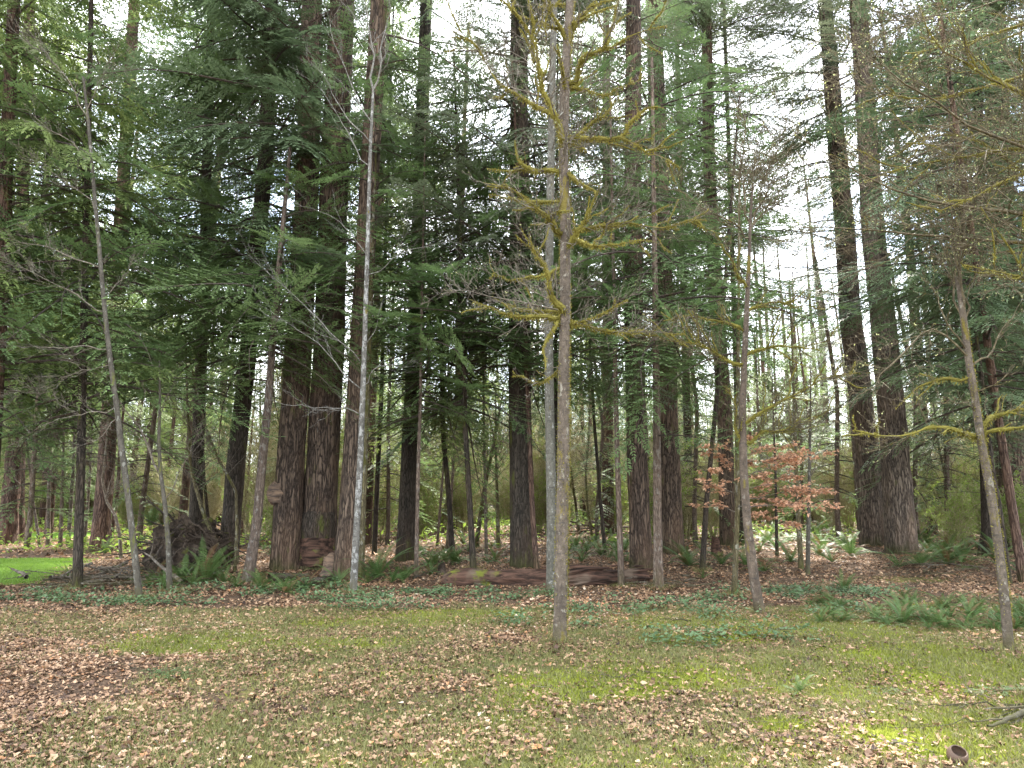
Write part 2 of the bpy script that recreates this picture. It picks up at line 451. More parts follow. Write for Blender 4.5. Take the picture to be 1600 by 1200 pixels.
def ground_mat():
    t = NT('forest_ground')
    v = t.coord((1, 1, 1))
    f1 = t.noise(v, 34.0, 4, 0.7); f2 = t.noise(v, 9.0, 4, 0.6); f3 = t.noise(v, 90.0, 2, 0.6)
    lit = t.mix(t.step(f1, 0.35, 0.68), (0.028, 0.018, 0.012), (0.14, 0.092, 0.058))
    lit = t.mix(t.step(f2, 0.52, 0.7), lit, t.mix(f1, (0.06, 0.038, 0.026), (0.17, 0.11, 0.075)))
    lit = t.mix(t.math('MULTIPLY', t.step(f3, 0.58, 0.72), 0.5), lit, (0.22, 0.16, 0.11))
    grass = t.mix(t.step(f1, 0.3, 0.7), (0.045, 0.050, 0.016), (0.125, 0.130, 0.044))
    moss = t.mix(t.step(f1, 0.3, 0.7), (0.075, 0.09, 0.012), (0.20, 0.215, 0.03))
    lawn = t.mix(t.step(f1, 0.3, 0.7), (0.07, 0.14, 0.015), (0.15, 0.26, 0.035))
    def m(a, soft=0.35):
        return t.step(t.math('ADD', t.attr(a), t.math('MULTIPLY', t.math('SUBTRACT', f2, 0.5), 0.9)), 0.5 - soft, 0.5 + soft)
    col = t.mix(m('grass_mask'), lit, grass)
    col = t.mix(m('moss_mask'), col, moss)
    col = t.mix(m('lawn_mask', 0.15), col, lawn)
    return t.surf(col, 0.95, 0.1, t.bump(t.math('ADD', f1, f2), 0.8, 0.03))
M['ground'] = ground_mat()
M['grey_fir_bark'] = bark_mat('grey_fir_bark', (0.175, 0.145, 0.115), (0.032, 0.026, 0.022), (0.155, 0.115, 0.085), 0.25)
def rot_mat():
    t = NT('rotten_wood')
    v = t.coord((1.2, 14, 14))
    n = t.noise(v, 1.0, 5, 0.65)
    col = t.mix(t.step(n, 0.35, 0.65), (0.018, 0.012, 0.009), (0.098, 0.055, 0.038))
    col = t.mix(t.step(t.noise(t.coord((2, 2, 2)), 1.0, 3), 0.55, 0.7), col, (0.11, 0.08, 0.058))
    mo = t.math('ADD', t.noise(t.coord((2.2, 2.2, 2.2)), 1.0, 5, 0.65), t.math('MULTIPLY', t.attr('tint'), 0.5))
    col = t.mix(t.step(mo, 0.80, 0.92), col, t.mix(n, (0.06, 0.07, 0.012), (0.17, 0.18, 0.03)))
    return t.surf(col, 0.9, 0.15, t.bump(n, 1.0, 0.04))
M['rot'] = rot_mat()
def soil_mat():
    t = NT('root_soil')
    n = t.noise(t.coord((5, 5, 5)), 1.0, 6, 0.7)
    col = t.mix(t.step(n, 0.35, 0.7), (0.022, 0.017, 0.013), (0.10, 0.075, 0.055))
    col = t.mix(t.step(t.noise(t.coord((2.5, 2.5, 2.5)), 1.0, 4), 0.58, 0.68), col, (0.075, 0.08, 0.02))
    return t.surf(col, 0.95, 0.1, t.bump(n, 1.0, 0.08))
M['soil'] = soil_mat()
def cut_mat():
    t = NT('cut_wood')
    n = t.noise(t.coord((4, 4, 16)), 1.0, 4, 0.65)
    return t.surf(t.mix(t.step(n, 0.3, 0.7), (0.05, 0.04, 0.035), (0.22, 0.15, 0.10)), 0.85, 0.15, t.bump(n, 0.8, 0.02))
M['cut'] = cut_mat()
def shell_mat():
    t = NT('brown_shell')
    n = t.noise(t.coord((30, 30, 120)), 1.0, 4, 0.6)
    return t.surf(t.mix(n, (0.03, 0.018, 0.012), (0.15, 0.095, 0.065)), 0.6, 0.35, t.bump(n, 0.4, 0.003))
M['shell'] = shell_mat()

# ------------------------------------------------------------------ ground sheet and what grows and lies on it
def blobs(x, y, lst):
    s = np.zeros_like(np.asarray(x, float))
    for px, py, rx, ry in lst:
        c = ground(px, py)
        s = np.maximum(s, np.exp(-((x - c[0]) / rx) ** 2 - ((y - c[1]) / ry) ** 2))
    return s
MOSS_SPOTS = [(1000, 1062, 1.0, .55), (890, 1060, .7, .35), (940, 1085, .8, .3), (1150, 975, 1.5, .7), (1300, 985, 1.6, .7), (1390, 1022, 1.5, .7),
              (1500, 1045, 1.3, .6), (1580, 1060, 1.0, .6), (1500, 1125, .8, .4), (1420, 1150, .6, .3), (1280, 1080, .7, .4), (1480, 1180, .5, .25), (1230, 1130, .4, .2),
              (620, 972, 1.0, .5), (520, 1005, 1.0, .4), (270, 1015, .9, .35), (1420, 905, 1.2, .5), (1100, 1000, .9, .4), (700, 960, 1.0, .4), (330, 1000, 1.2, .4)]
HERB_SPOTS = [(40, 935, 1.5, .7), (150, 940, 1.0, .5), (330, 925, 1.6, .5), (250, 945, 1.0, .4), (540, 940, .9, .45), (600, 950, 1.0, .4), (690, 930, 1.4, .5), (760, 940, 1.2, .5),
              (830, 935, .8, .6), (820, 975, .5, .3), (910, 975, .9, .4), (1000, 960, 1.3, .5), (1080, 945, 1.3, .6), (1150, 935, 1.3, .8), (1250, 925, 1.8, .8), (1340, 930, 1.1, .5), (1310, 960, 1.0, .4),
              (1130, 965, .8, .5), (1060, 1005, .8, .3), (1190, 1000, .9, .3), (480, 925, 1.2, .5), (410, 930, 1.2, .4)]
def moss_mask(x, y):
    b = blobs(x, y, MOSS_SPOTS)
    right = smooth(-4, 5, x) * smooth(12.5, 9.5, y) * 0.52
    return np.clip(np.maximum(b * 1.15, right) + (fbm(x * 0.9, y * 0.9, None, 4, 31) - 0.52) * 0.9, 0, 1) * smooth(17, 12, y)
def grass_mask(x, y):
    b = smooth(12.0, 9.8, y + 0.06 * np.abs(x)) * (0.33 + 0.22 * smooth(-5, 3, x))
    return np.clip(b + (fbm(x * 0.8, y * 0.8, None, 5, 77) - 0.5) * 1.5 * smooth(0, .15, b), 0, 1)
def lawn_mask(x, y):
    edge = fbm(x * 0.4, y * 0.4, None, 2, 12) * 1.2
    a = smooth(-9.2, -10.2, x + 0.35 * (y - 16) + edge * 0.5) * smooth(13.6, 14.4, y) * smooth(20.2, 19.0, y + edge)
    b = smooth(-17, -19, x) * smooth(29, 30, y) * smooth(36, 34, y)
    return np.clip(np.maximum(a, b), 0, 1)
def herb_mask(x, y):
    b = blobs(x, y, HERB_SPOTS)
    return np.clip(b + (fbm(x * 1.3, y * 1.3, None, 3, 91) - 0.62) * 0.8 * smooth(8.5, 10, y) * smooth(20, 15, y), 0, 1)

gx = np.concatenate([-np.geomspace(700, 14.6, 50), np.arange(-14, 14.01, 0.125), np.geomspace(14.6, 700, 50)])
gy = np.concatenate([-np.geomspace(700, 3, 30), np.arange(-2, 2, 0.5), np.arange(2, 22, 0.125), np.geomspace(22.2, 900, 80)])
GX, GY = np.meshgrid(gx, gy)
fx, fy = GX.ravel(), GY.ravel()
gg = Geo()
nx, ny = len(gx), len(gy)
ii = np.arange(nx * ny).reshape(ny, nx)
gg.add(np.stack([fx, fy, H(fx, fy)], 1), np.stack([ii[:-1, :-1], ii[:-1, 1:], ii[1:, 1:], ii[1:, :-1]], -1).reshape(-1, 4))
ground_ob = tag(gg.build('ground', M['ground'], smooth_shade=True), 'leaf strewn forest clearing floor with moss and short grass', 'ground', kind='structure')
near = (np.abs(fx) < 40) & (fy > 1) & (fy < 60)
for nm, fn in (('grass_mask', grass_mask), ('moss_mask', moss_mask), ('lawn_mask', lawn_mask)):
    val = np.zeros(len(fx)); val[near] = fn(fx[near], fy[near])
    a_ = ground_ob.data.attributes.new(nm, 'FLOAT', 'POINT'); a_.data.foreach_set('value', val.astype(np.float32))

def wedge(n, y0, y1, power=1.0, margin=1.2):
    y = (y0 ** (power + 1) + RNG.random(n) * (y1 ** (power + 1) - y0 ** (power + 1))) ** (1 / (power + 1))
    x = (RNG.random(n) * 2 - 1) * (0.76 * y + margin)
    return x, y

def leaf_templates():
    out = []
    for k in range(6):
        r = np.random.default_rng(50 + k)
        n = 9 if k < 4 else 7
        a = np.linspace(0, 2 * np.pi, n, endpoint=False)
        if k < 4:   # lobed
            rad_ = np.where(np.arange(n) % 2 == 0, 1.0, 0.72) * r.uniform(0.75, 1.15, n)
        else:       # oval
            rad_ = r.uniform(0.85, 1.05, n)
        x = rad_ * np.cos(a) * 0.55; y = rad_ * np.sin(a) * (0.55 if k < 4 else 0.34)
        z = (x ** 2) * r.uniform(-0.5, 0.9) + (y ** 2) * r.uniform(-0.2, 1.6) + r.normal(0, 0.05, n)
        V = np.concatenate([[[0, 0, 0.0]], np.stack([x, y, z], 1)])
        F = np.array([[0, 1 + i, 1 + (i + 1) % n] for i in range(n)])
        out.append((V, F))
    return out

def place_many(g, T, P, size, yaw, tilt, tiltdir, tint):
    """copies of the small template T=(V,F) into ONE stuff mesh"""
    V, F = T
    n = len(P)
    cz, sz = np.cos(yaw), np.sin(yaw)
    v = V[None] * size[:, None, None]
    x = v[..., 0] * cz[:, None] - v[..., 1] * sz[:, None]
    y = v[..., 0] * sz[:, None] + v[..., 1] * cz[:, None]
    z = v[..., 2]
    ax = np.stack([np.cos(tiltdir), np.sin(tiltdir), 0 * tiltdir], 1)
    c, s = np.cos(tilt)[:, None], np.sin(tilt)[:, None]
    W = np.stack([x, y, z], -1)
    k = ax[:, None, :]
    W = W * c[..., None] + np.cross(np.broadcast_to(k, W.shape), W) * s[..., None] + k * (W * k).sum(-1, keepdims=True) * (1 - c)[..., None]
    W = W + P[:, None, :]
    Fi = F[None] + (np.arange(n) * len(V))[:, None, None]
    g.add(W.reshape(-1, 3), Fi.reshape(-1, F.shape[1]), np.repeat(tint, len(V)))

# fallen leaves
LT = leaf_templates()
g = Geo()
for (n, y0, y1, smin, smax) in ((185000, 3.0, 10.5, .016, .050), (110000, 10.5, 19, .03, .062), (34000, 19, 42, .08, .15)):
    x, y = wedge(n, y0, y1)
    mm, gm = moss_mask(x, y), grass_mask(x, y)
    dens = (0.34 + 0.66 * smooth(0.36, 0.62, fbm(x * 1.7, y * 1.7, None, 3, 44))) * (1 - 0.85 * mm) * (1 - 0.35 * gm) * (1 - 0.35 * smooth(-1, 4, x) * smooth(9.5, 8, y)) * (1 - lawn_mask(x, y))
    keep = RNG.random(n) < dens
    x, y = x[keep], y[keep]; n = len(x)
    sz = (smin + (smax - smin) * RNG.random(n) ** 1.3) * (0.75 + 0.5 * RNG.random(n) + 0.5 * (RNG.random(n) < .05))
    P = np.stack([x, y, H(x, y) + RNG.uniform(0.002, 0.022, n)], 1)
    tint = np.clip(RNG.beta(1.35, 1.35, n) + (fbm(x * .5, y * .5, None, 2, 3) - .5) * .3, 0, 1)
    kind = RNG.integers(0, 6, n)
    for k in range(6):
        q = kind == k
        place_many(g, LT[k], P[q], sz[q], RNG.uniform(0, 6.28, q.sum()), np.abs(RNG.normal(0, 0.34, q.sum())), RNG.uniform(0, 6.28, q.sum()), tint[q])
FEET = [(875, 1007), (862, 930), (552, 927), (1188, 963), (1577, 1020), (218, 938), (265, 926), (121, 920), (971, 918), (1029, 920), (386, 912), (1097, 893), (1147, 932), (541, 902), (740, 892)]
for fx_, fy_ in FEET:
    c = ground(fx_, fy_); n = 240; a = RNG.uniform(0, 6.28, n); r = .09 + np.abs(RNG.normal(0, .3, n))
    x, y = c[0] + r * np.cos(a), c[1] + r * np.sin(a)
    P = np.stack([x, y, H(x, y) + RNG.uniform(.004, .05, n) * np.exp(-r * 3) + .006], 1)
    place_many(g, LT[RNG.integers(0, 4)], P, RNG.uniform(.025, .06, n), RNG.uniform(0, 6.28, n), np.abs(RNG.normal(0, .5, n)), RNG.uniform(0, 6.28, n), RNG.beta(1.2, 1.6, n))
tag(g.build('fallen_leaves', M['dead_leaf']), 'pale tan and brown fallen leaves strewn over the clearing', 'leaves', kind='stuff')

def blades(x, y, h0, h1, w, lean, tint, z0=-0.005):
    n = len(x)
    hgt = RNG.uniform(h0, h1, n); a = RNG.uniform(0, 6.28, n); l = RNG.uniform(0, lean, n) * hgt
    b = RNG.uniform(0, 6.28, n)
    z = H(x, y) + z0
    d = np.stack([np.cos(a), np.sin(a), 0 * a], 1) * w * 0.5
    base = np.stack([x, y, z], 1)
    tip = base + np.stack([np.cos(b) * l, np.sin(b) * l, hgt], 1)
    mid = (base * .45 + tip * .55) + np.stack([0 * a, 0 * a, hgt * .12], 1)
    V = np.stack([base - d, base + d, mid + d * .7, tip, mid - d * .7], 1).reshape(-1, 3)
    o = np.arange(n)[:, None] * 5
    return V, np.concatenate([o + [0, 1, 2], o + [0, 2, 4], o + [4, 2, 3]]), np.repeat(tint, 5)
def blade_stuff(name, label, cat, mat, n, y0, y1, h0, h1, w, lean, fn, power=1.0, thr=0.0):
    x, y = wedge(n, y0, y1, power)
    keep = RNG.random(n) < fn(x, y)
    x, y = x[keep], y[keep]
    g = Geo()
    for fx_, fy_ in (FEET if name == 'grass' else ()):
        c = ground(fx_, fy_); m = 260; a = RNG.uniform(0, 6.28, m); r = .07 + np.abs(RNG.normal(0, .13, m))
        g.add(*blades(c[0] + r * np.cos(a), c[1] + r * np.sin(a), .03, .12, .007, 1.0, np.clip(RNG.normal(.45, .3, m), 0, 1)))
    g.add(*blades(x, y, h0, h1, w, lean, np.clip(RNG.normal(.5, .34, len(x)), 0, 1)))
    return tag(g.build(name, mat), label, cat, kind='stuff')
blade_stuff('grass', 'short thin grass growing between the fallen leaves', 'grass', M['grass'], 460000, 3.0, 12.8, .015, .06, .0075, 1.2,
            lambda x, y: smooth(0.08, 0.6, grass_mask(x, y)) * 0.95, 0.6)
blade_stuff('ground_moss', 'bright yellow green moss cushions on the clearing floor', 'moss', M['ground_moss'], 420000, 3.2, 14, .008, .042, .010, 1.3,
            lambda x, y: smooth(0.26, 0.6, moss_mask(x, y)), 0.8)
x = RNG.uniform(-17, -8.6, 150000); y = RNG.uniform(13.4, 20.4, 150000)
k = RNG.random(len(x)) < lawn_mask(x, y)
g = Geo(); g.add(*blades(x[k], y[k], .03, .075, .012, .9, np.clip(RNG.normal(.5, .25, int(k.sum())), 0, 1)))
tag(g.build('lawn_grass', M['lawn']), 'bright green sunlit lawn beyond the dark left tree', 'grass', kind='stuff')

# low green ground cover (leafy herbs)
def herb_stuff():
    g = Geo()
    n = 240000
    x, y = wedge(n, 8.0, 20.0)
    k = RNG.random(n) < smooth(0.22, 0.7, herb_mask(x, y)) * smooth(.38, .62, fbm(x * 2.3, y * 2.3, None, 3, 55)) * 1.2
    x, y = x[k], y[k]; n = len(x)
    hgt = RNG.random(n) ** 1.4 * (0.05 + 0.17 * fbm(x * 1.2, y * 1.2, None, 2, 6))
    P = np.stack([x, y, H(x, y) + 0.01 + hgt], 1)
    T = (np.array([[-.5, 0, 0], [-.1, .26, .04], [.5, 0, -.06], [-.1, -.26, .04]]), np.array([[0, 3, 2, 1]]))
    place_many(g, T, P, RNG.uniform(.04, .085, n), RNG.uniform(0, 6.28, n), np.abs(RNG.normal(0, .5, n)), RNG.uniform(0, 6.28, n), np.clip(RNG.normal(.5, .28, n), 0, 1))
    tag(g.build('ground_cover', M['herb']), 'low bluish green leafy ground cover along the clearing edge', 'ground cover', kind='stuff')
herb_stuff()
def debris():
    n = 2600
    x, y = wedge(n, 3.2, 20)
    a = RNG.uniform(0, 6.28, n); l = RNG.uniform(.06, .32, n) * (1 + (y > 11)); z = H(x, y)
    t = np.linspace(0, 1, 4)
    P = np.stack([x[:, None] + np.cos(a)[:, None] * l[:, None] * t + RNG.normal(0, .012, (n, 4)), y[:, None] + np.sin(a)[:, None] * l[:, None] * t + RNG.normal(0, .012, (n, 4)),
                  z[:, None] + RNG.uniform(.008, .03, (n, 1)) + RNG.normal(0, .006, (n, 4))], -1)
    g = Geo(); tubes(g, P, RNG.uniform(.0015, .005, (n, 1)) * np.linspace(1, .5, 4), 3)
    tag(g.build('twig_litter', M['dead_twig']), 'small fallen twigs scattered among the leaves', 'twigs', kind='stuff')
debris()

# ------------------------------------------------------------------ conifers
def make_spray(L, seed, style):
    """one conifer branch along +X of length L: flat spray of side twigs carrying narrow needle blades"""
    r = np.random.default_rng(seed)
    droop, tipdrop, hang, ang, tl, tw = dict(hemlock=(.10, .34, .16, 58, .115, .032), fir=(.02, .26, .50, 50, .135, .034), cedar=(-.05, .12, .70, 55, .15, .038))[style]
    K = 7
    s = np.linspace(0, 1, K)
    ph = r.uniform(0, 6.28)
    ax = np.stack([L * s, L * .06 * np.sin(s * 4 + ph) * s, L * (.10 * s - droop * s - tipdrop * s ** 2.2) + 0 * s], 1)
    def axis(t): return np.stack([np.interp(t, s, ax[:, k]) for k in range(3)], -1)
    ns = int(L / 0.105)
    t = np.clip(np.linspace(.14, .99, ns) + r.normal(0, .01, ns), .1, 1)
    side = np.where(np.arange(ns) % 2 == 0, 1, -1) * 1.0
    l2 = (L * .34 * (1 - t) ** .75 + .10 + .09 * r.random(ns)) * np.clip((t - .05) / .22, .3, 1) * r.uniform(.65, 1.15, ns)
    a = np.radians(ang) * r.uniform(.75, 1.2, ns) * (1 - .45 * t)
    d = np.stack([np.cos(a), np.sin(a) * side, -r.uniform(.0, .5, ns) * hang - .05 * r.normal(0, 1, ns)], 1)
    d = norm(d)
    base = axis(t)
    P, D, Lq, SD = [], [], [], []
    for i in range(ns):
        m = max(2, int(l2[i] / .046))
        u = np.linspace(.12, 1, m)
        sag = -(hang * .55) * l2[i] * u ** 2
        p = base[i] + d[i] * (u * l2[i])[:, None] + np.stack([0 * u, 0 * u, sag], 1)
        for sd in (1, -1):
            b = np.radians(r.uniform(30, 62, m)) * sd
            ca, sa = np.cos(b), np.sin(b)
            dd = np.stack([d[i, 0] * ca - d[i, 1] * sa, d[i, 0] * sa + d[i, 1] * ca, d[i, 2] - hang * .8 * r.uniform(.2, 1, m) * u + r.normal(0, .07, m)], 1)
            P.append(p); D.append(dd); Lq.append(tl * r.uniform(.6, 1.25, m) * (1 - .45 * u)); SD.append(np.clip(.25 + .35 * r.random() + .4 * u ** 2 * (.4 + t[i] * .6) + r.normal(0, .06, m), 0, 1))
        P.append(p[-1:]); D.append(d[i:i + 1] + np.array([[0, 0, -hang * .9]])); Lq.append(np.array([tl * 1.1])); SD.append(np.array([r.random()]))
    P = np.concatenate(P); D = norm(np.concatenate(D)); Lq = np.concatenate(Lq); SD = np.concatenate(SD)
    n = len(P)
    w = norm(np.cross(D, np.array([[0, 0, 1.0]]) + r.normal(0, .22, (n, 3)))) * (tw * r.uniform(.7, 1.2, n) * .5)[:, None]
    tip = P + D * Lq[:, None]
    mid = P + D * (Lq * .45)[:, None]
    V = np.stack([P, mid + w, tip, mid - w], 1).reshape(-1, 3)
    F = np.arange(n * 4).reshape(n, 4)
    tint = np.repeat(np.clip(.85 * SD + .15 * r.random(n), 0, 1), 4)
    return dict(L=L, V=V, F=F, tint=tint, axis=ax)

SPRAYS = {}
for st in ('hemlock', 'fir', 'cedar'):
    SPRAYS[st] = [make_spray(L, 100 + 7 * i + len(st), st) for i, L in enumerate((.9, .9, 1.7, 1.7, 2.6, 2.6, 3.8, 3.8))]

def put_sprays(g_leaf, g_wood, style, base, az, pitch, length, rng, wood_r=.012, roll=None):
    """branches of one crown: arrays base (n,3), az, pitch, length"""
    T = SPRAYS[style]
    Ls = np.array([t['L'] for t in T])
    n = len(az)
    pick = np.array([rng.choice(np.flatnonzero(np.abs(np.log(Ls / max(l, .3))) <= np.abs(np.log(Ls / max(l, .3))).min() + 1e-6)) for l in length], int) if n else np.zeros(0, int)
    roll = rng.normal(0, .28, n) if roll is None else roll
    for k in range(len(T)):
        q = np.flatnonzero(pick == k)
        if not len(q): continue
        s = length[q] / T[k]['L']
        ca, sa, cp, sp, cr, sr = np.cos(az[q]), np.sin(az[q]), np.cos(pitch[q]), np.sin(pitch[q]), np.cos(roll[q]), np.sin(roll[q])
        o = np.zeros(len(q))
        Rz = np.stack([np.stack([ca, -sa, o], -1), np.stack([sa, ca, o], -1), np.stack([o, o, o + 1], -1)], 1)
        Ry = np.stack([np.stack([cp, o, -sp], -1), np.stack([o, o + 1, o], -1), np.stack([sp, o, cp], -1)], 1)
        Rx = np.stack([np.stack([o + 1, o, o], -1), np.stack([o, cr, -sr], -1), np.stack([o, sr, cr], -1)], 1)
        R = (Rz @ Ry @ Rx) * s[:, None, None]
        flip = np.where(rng.random(len(q)) < .5, -1.0, 1.0)
        V = T[k]['V'][None] * np.stack([o + 1, flip, o + 1], -1)[:, None, :]
        W = np.einsum('nij,nvj->nvi', R, V) + base[q][:, None, :]
        F = T[k]['F'][None] + (np.arange(len(q)) * len(T[k]['V']))[:, None, None]
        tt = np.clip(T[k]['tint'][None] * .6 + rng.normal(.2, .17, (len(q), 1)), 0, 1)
        g_leaf.add(W.reshape(-1, 3), F.reshape(-1, 4), tt.ravel())
        A = T[k]['axis'][None] * np.stack([o + 1, flip, o + 1], -1)[:, None, :]
        A = np.einsum('nij,nvj->nvi', R, A) + base[q][:, None, :]
        rr = (wood_r * length[q] ** .8)[:, None] * np.linspace(1, .12, A.shape[1])[None]
        tubes(g_wood, A, rr, 4)

def dead_sticks(g, path_at, hs, lens, rng, r_of, droop=.15, sub=3):
    """bare dead branches on a lower trunk"""
    n = len(hs)
    if n == 0: return
    K = 6
    az = rng.uniform(0, 6.28, n)
    base = path_at(hs)
    t = np.linspace(0, 1, K)
    up = rng.normal(0.0, .22, n)
    d = np.stack([np.cos(az), np.sin(az), up], 1)
    P = base[:, None, :] + d[:, None, :] * (lens[:, None] * t)[..., None]
    P[..., 2] -= (droop * lens[:, None] * t ** 2)
    P += rng.normal(0, .02, P.shape) * (lens[:, None, None] * t[None, :, None])
    R0 = np.clip(.0065 * lens ** .7, .004, .03)
    tubes(g, P, R0[:, None] * np.linspace(1, .3, K), 4)
    c, cr = grow(P, R0[:, None] * np.linspace(1, .3, K), sub, .25, .95, (.2, .5), 50, 0.0, .05, .6, rng, K=4)
    tubes(g, c, cr, 3)

def grow(P, R, n_child, t0, t1, ratio, angle, up, wig, rr, rng, K=5, flat=0.0, curl=0.0):
    """child twigs of the twigs P (N,K,3): returns their centre lines and radii"""
    N, Kp = P.shape[:2]
    if N == 0: return np.zeros((0, K, 3)), np.zeros((0, K))
    L = np.linalg.norm(np.diff(P, axis=1), axis=2).sum(1)
    cnt = np.maximum(0, np.round(n_child * rng.uniform(.6, 1.4, N))).astype(int) if np.isscalar(n_child) else n_child
    idx = np.repeat(np.arange(N), cnt)
    n = len(idx)
    t = rng.uniform(t0, t1, n)
    f = t * (Kp - 1); i0 = np.clip(f.astype(int), 0, Kp - 2); w = (f - i0)[:, None]
    b = P[idx, i0] * (1 - w) + P[idx, i0 + 1] * w
    tan = norm(P[idx, i0 + 1] - P[idx, i0])
    rb = R[idx, i0] * (1 - w[:, 0]) + R[idx, i0 + 1] * w[:, 0]
    rv = norm(rng.normal(0, 1, (n, 3)) * np.array([1, 1, 1 - flat]))
    perp = norm(rv - tan * (rv * tan).sum(1, keepdims=True))
    a = np.radians(angle) * rng.uniform(.6, 1.3, n)
    d = norm(np.cos(a)[:, None] * tan + np.sin(a)[:, None] * perp + np.array([[0, 0, up]]))
    l = L[idx] * rng.uniform(ratio[0], ratio[1], n) * (1.1 - .55 * t)
    s = np.linspace(0, 1, K)
    step = np.repeat(d[:, None, :], K - 1, 1) + rng.normal(0, wig * 4, (n, K - 1, 3)) + np.array([0, 0, curl])[None, None] * s[1:][None, :, None]
    step = norm(step) * (l / (K - 1))[:, None, None]
    Q = np.concatenate([b[:, None, :], b[:, None, :] + np.cumsum(step, 1)], 1)
    r0 = np.maximum(rb * rr, .0012)
    return Q, r0[:, None] * np.linspace(1, .35, K)

def trunk_path(base, pts, Htot, Y=None):
    """centre line from photograph points (above the base), continued upward to Htot; relative to the base"""
    out = [np.zeros(3)]
    for p in pts:
        q = at(p[0], p[1], base[1] + (p[2] if len(p) > 2 else 0.0)) - base
        if q[2] > out[-1][2] + .05: out.append(q)
    last = out[-1]
    if last[2] < Htot:
        ref = out[max(0, len(out) - 2)]
        d = (last - ref) / max(last[2] - ref[2], .3) * .4 + last / max(last[2], .3) * .6
        out.append(last + d * (Htot - last[2]))
    out.insert(0, out[0] * 0 + np.array([0, 0, -.35]))
    P = np.array(out)
    return P

def conifer(name, label, px, width, Htot, bark, crown=None, cat='conifer', group=None, Y=None, dead=None, flare=.5, seed=0, sides=None, top_r=.35, furrow=.045, extra=None, lump=.05):
    """crown = list of dicts(style, mat, lo, hi, n (per metre), L, side=(deg, spread))"""
    rng = np.random.default_rng(1000 + seed)
    b = ground(px[0][0], px[0][1]) if Y is None else at(px[0][0], px[0][1], Y)
    if Y is not None: b[2] = float(H(b[0], b[1]))
    R0 = width * scale_at(b + [0, 0, 1.0]) / 2
    path = trunk_path(b, px[1:], Htot)
    root = empty(name, b, label, cat, group)
    big = R0 > .2
    g, P, s, rad_ = trunk_geo(path, R0, R0 * top_r if Htot > 14 else R0 * .3, sides or (56 if big else 20), 190 if big else 80, flare, .28 + R0 * .9, furrow if big else furrow * .7, 7.5 if big else 3.5, seed, lump)
    g.build('trunk', M[bark], root, smooth_shade=True)
    zs = P[:, 2]
    def path_at(h): return np.stack([np.interp(h, zs, P[:, k]) for k in range(3)], -1)
    gw = Geo()
    vis = 1.6 + b[1] * .80 + 1.5
    mats = {}
    for c in (crown or []):
        lo, hi = c['lo'], min(c.get('hi', Htot), Htot - .2)
        n = int((hi - lo) * c['n'])
        h = lo + (hi - lo) * (np.arange(n) + rng.random(n)) / max(n, 1)
        keep = (h < vis) | (rng.random(n) < .08)
        h = h[keep]; n = len(h)
        if n == 0: continue
        az = rng.uniform(0, 2 * np.pi, n)
        if 'side' in c: az = np.radians(c['side'][0] + rng.normal(0, c['side'][1], n))
        f = np.clip((Htot - h) / max(Htot - c['lo'], 1) * 1.35, .12, 1) ** .8
        Lb = c['L'] * f * rng.uniform(.4, 1.18, n)
        pitch = np.radians(rng.normal(c.get('pitch', -4), 13, n))
        gl = mats.setdefault(c['mat'], Geo())
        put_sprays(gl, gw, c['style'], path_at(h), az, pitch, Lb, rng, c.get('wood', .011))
    if dead:
        lo, hi, n, L = dead
        dead_sticks(gw, path_at, rng.uniform(lo, hi, n), L * rng.uniform(.3, 1, n), rng, R0)
    for k, (mname, gl) in enumerate(mats.items()):
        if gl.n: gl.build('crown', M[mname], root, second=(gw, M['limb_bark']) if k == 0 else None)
    return root, b, path_at, R0

def hem(lo, hi=99, n=5, L=2.6, side=None, mat='hemlock', style='hemlock', **kw):
    d = dict(style=style, mat=mat, lo=lo - (.7 if lo > 3.4 else .2), hi=hi, n=n * 1.6, L=L * 1.12, **kw)
    if side: d['side'] = side
    return d
def fir(lo, hi=99, n=5, L=3.2, side=None, mat='fir_needles', **kw): return hem(lo, hi, n, L, side, mat, 'fir', **kw)
def ced(lo, hi=99, n=5, L=2.8, side=None, mat='cedar_needles', **kw): return hem(lo, hi, n, L, side, mat, 'cedar', **kw)

BIG = 'old conifers at the clearing edge'
A = conifer('fir_tree', 'thick brown fir trunk with a rounded burl, left of the broadest scarred trunk', [(446, 888), (455, 700), (467, 550), (480, 300), (488, 0)], 46, 34, 'fir_bark',
            [fir(9.5, 99, 2.4, 4.0, (150, 60)), hem(5.5, 9, 3, 2.6, (-150, 40))], 'conifer', BIG, dead=(2.5, 9, 22, 1.6), seed=1, flare=.35)
B = conifer('fir_tree', 'broadest fir trunk in the cluster, dark scar and bare patch near its foot', [(496, 886), (505, 700), (514, 550), (521, 300), (535, 0)], 53, 40, 'fir_bark',
            [fir(10.0, 99, 2.2, 4.0, (160, 70)), hem(5.6, 9, 2.2, 2.4, (-100, 60))], 'conifer', BIG, dead=(3, 10, 24, 1.5), seed=2, flare=.32)
Cc = conifer('fir_tree', 'purplish grey fir trunk right behind the slim white birch', [(541, 902), (553, 720), (563, 550), (575, 320), (589, 60)], 37, 36, 'fir_bark',
             [fir(11, 99, 1.6, 3.4)], 'conifer', BIG, dead=(4, 12, 24, 1.3), seed=3, flare=.4)
D = conifer('fir_tree', 'dark straight fir trunk standing alone in front of the pale sky gap', [(633, 876), (640, 700), (650, 520), (656, 300), (664, 60)], 28, 33, 'dark_bark',
            [fir(9.0, 99, 1.9, 3.0), hem(4.2, 6.5, 2, 1.6)], 'conifer', BIG, dead=(4, 16, 40, 2.2), seed=4, flare=.6)
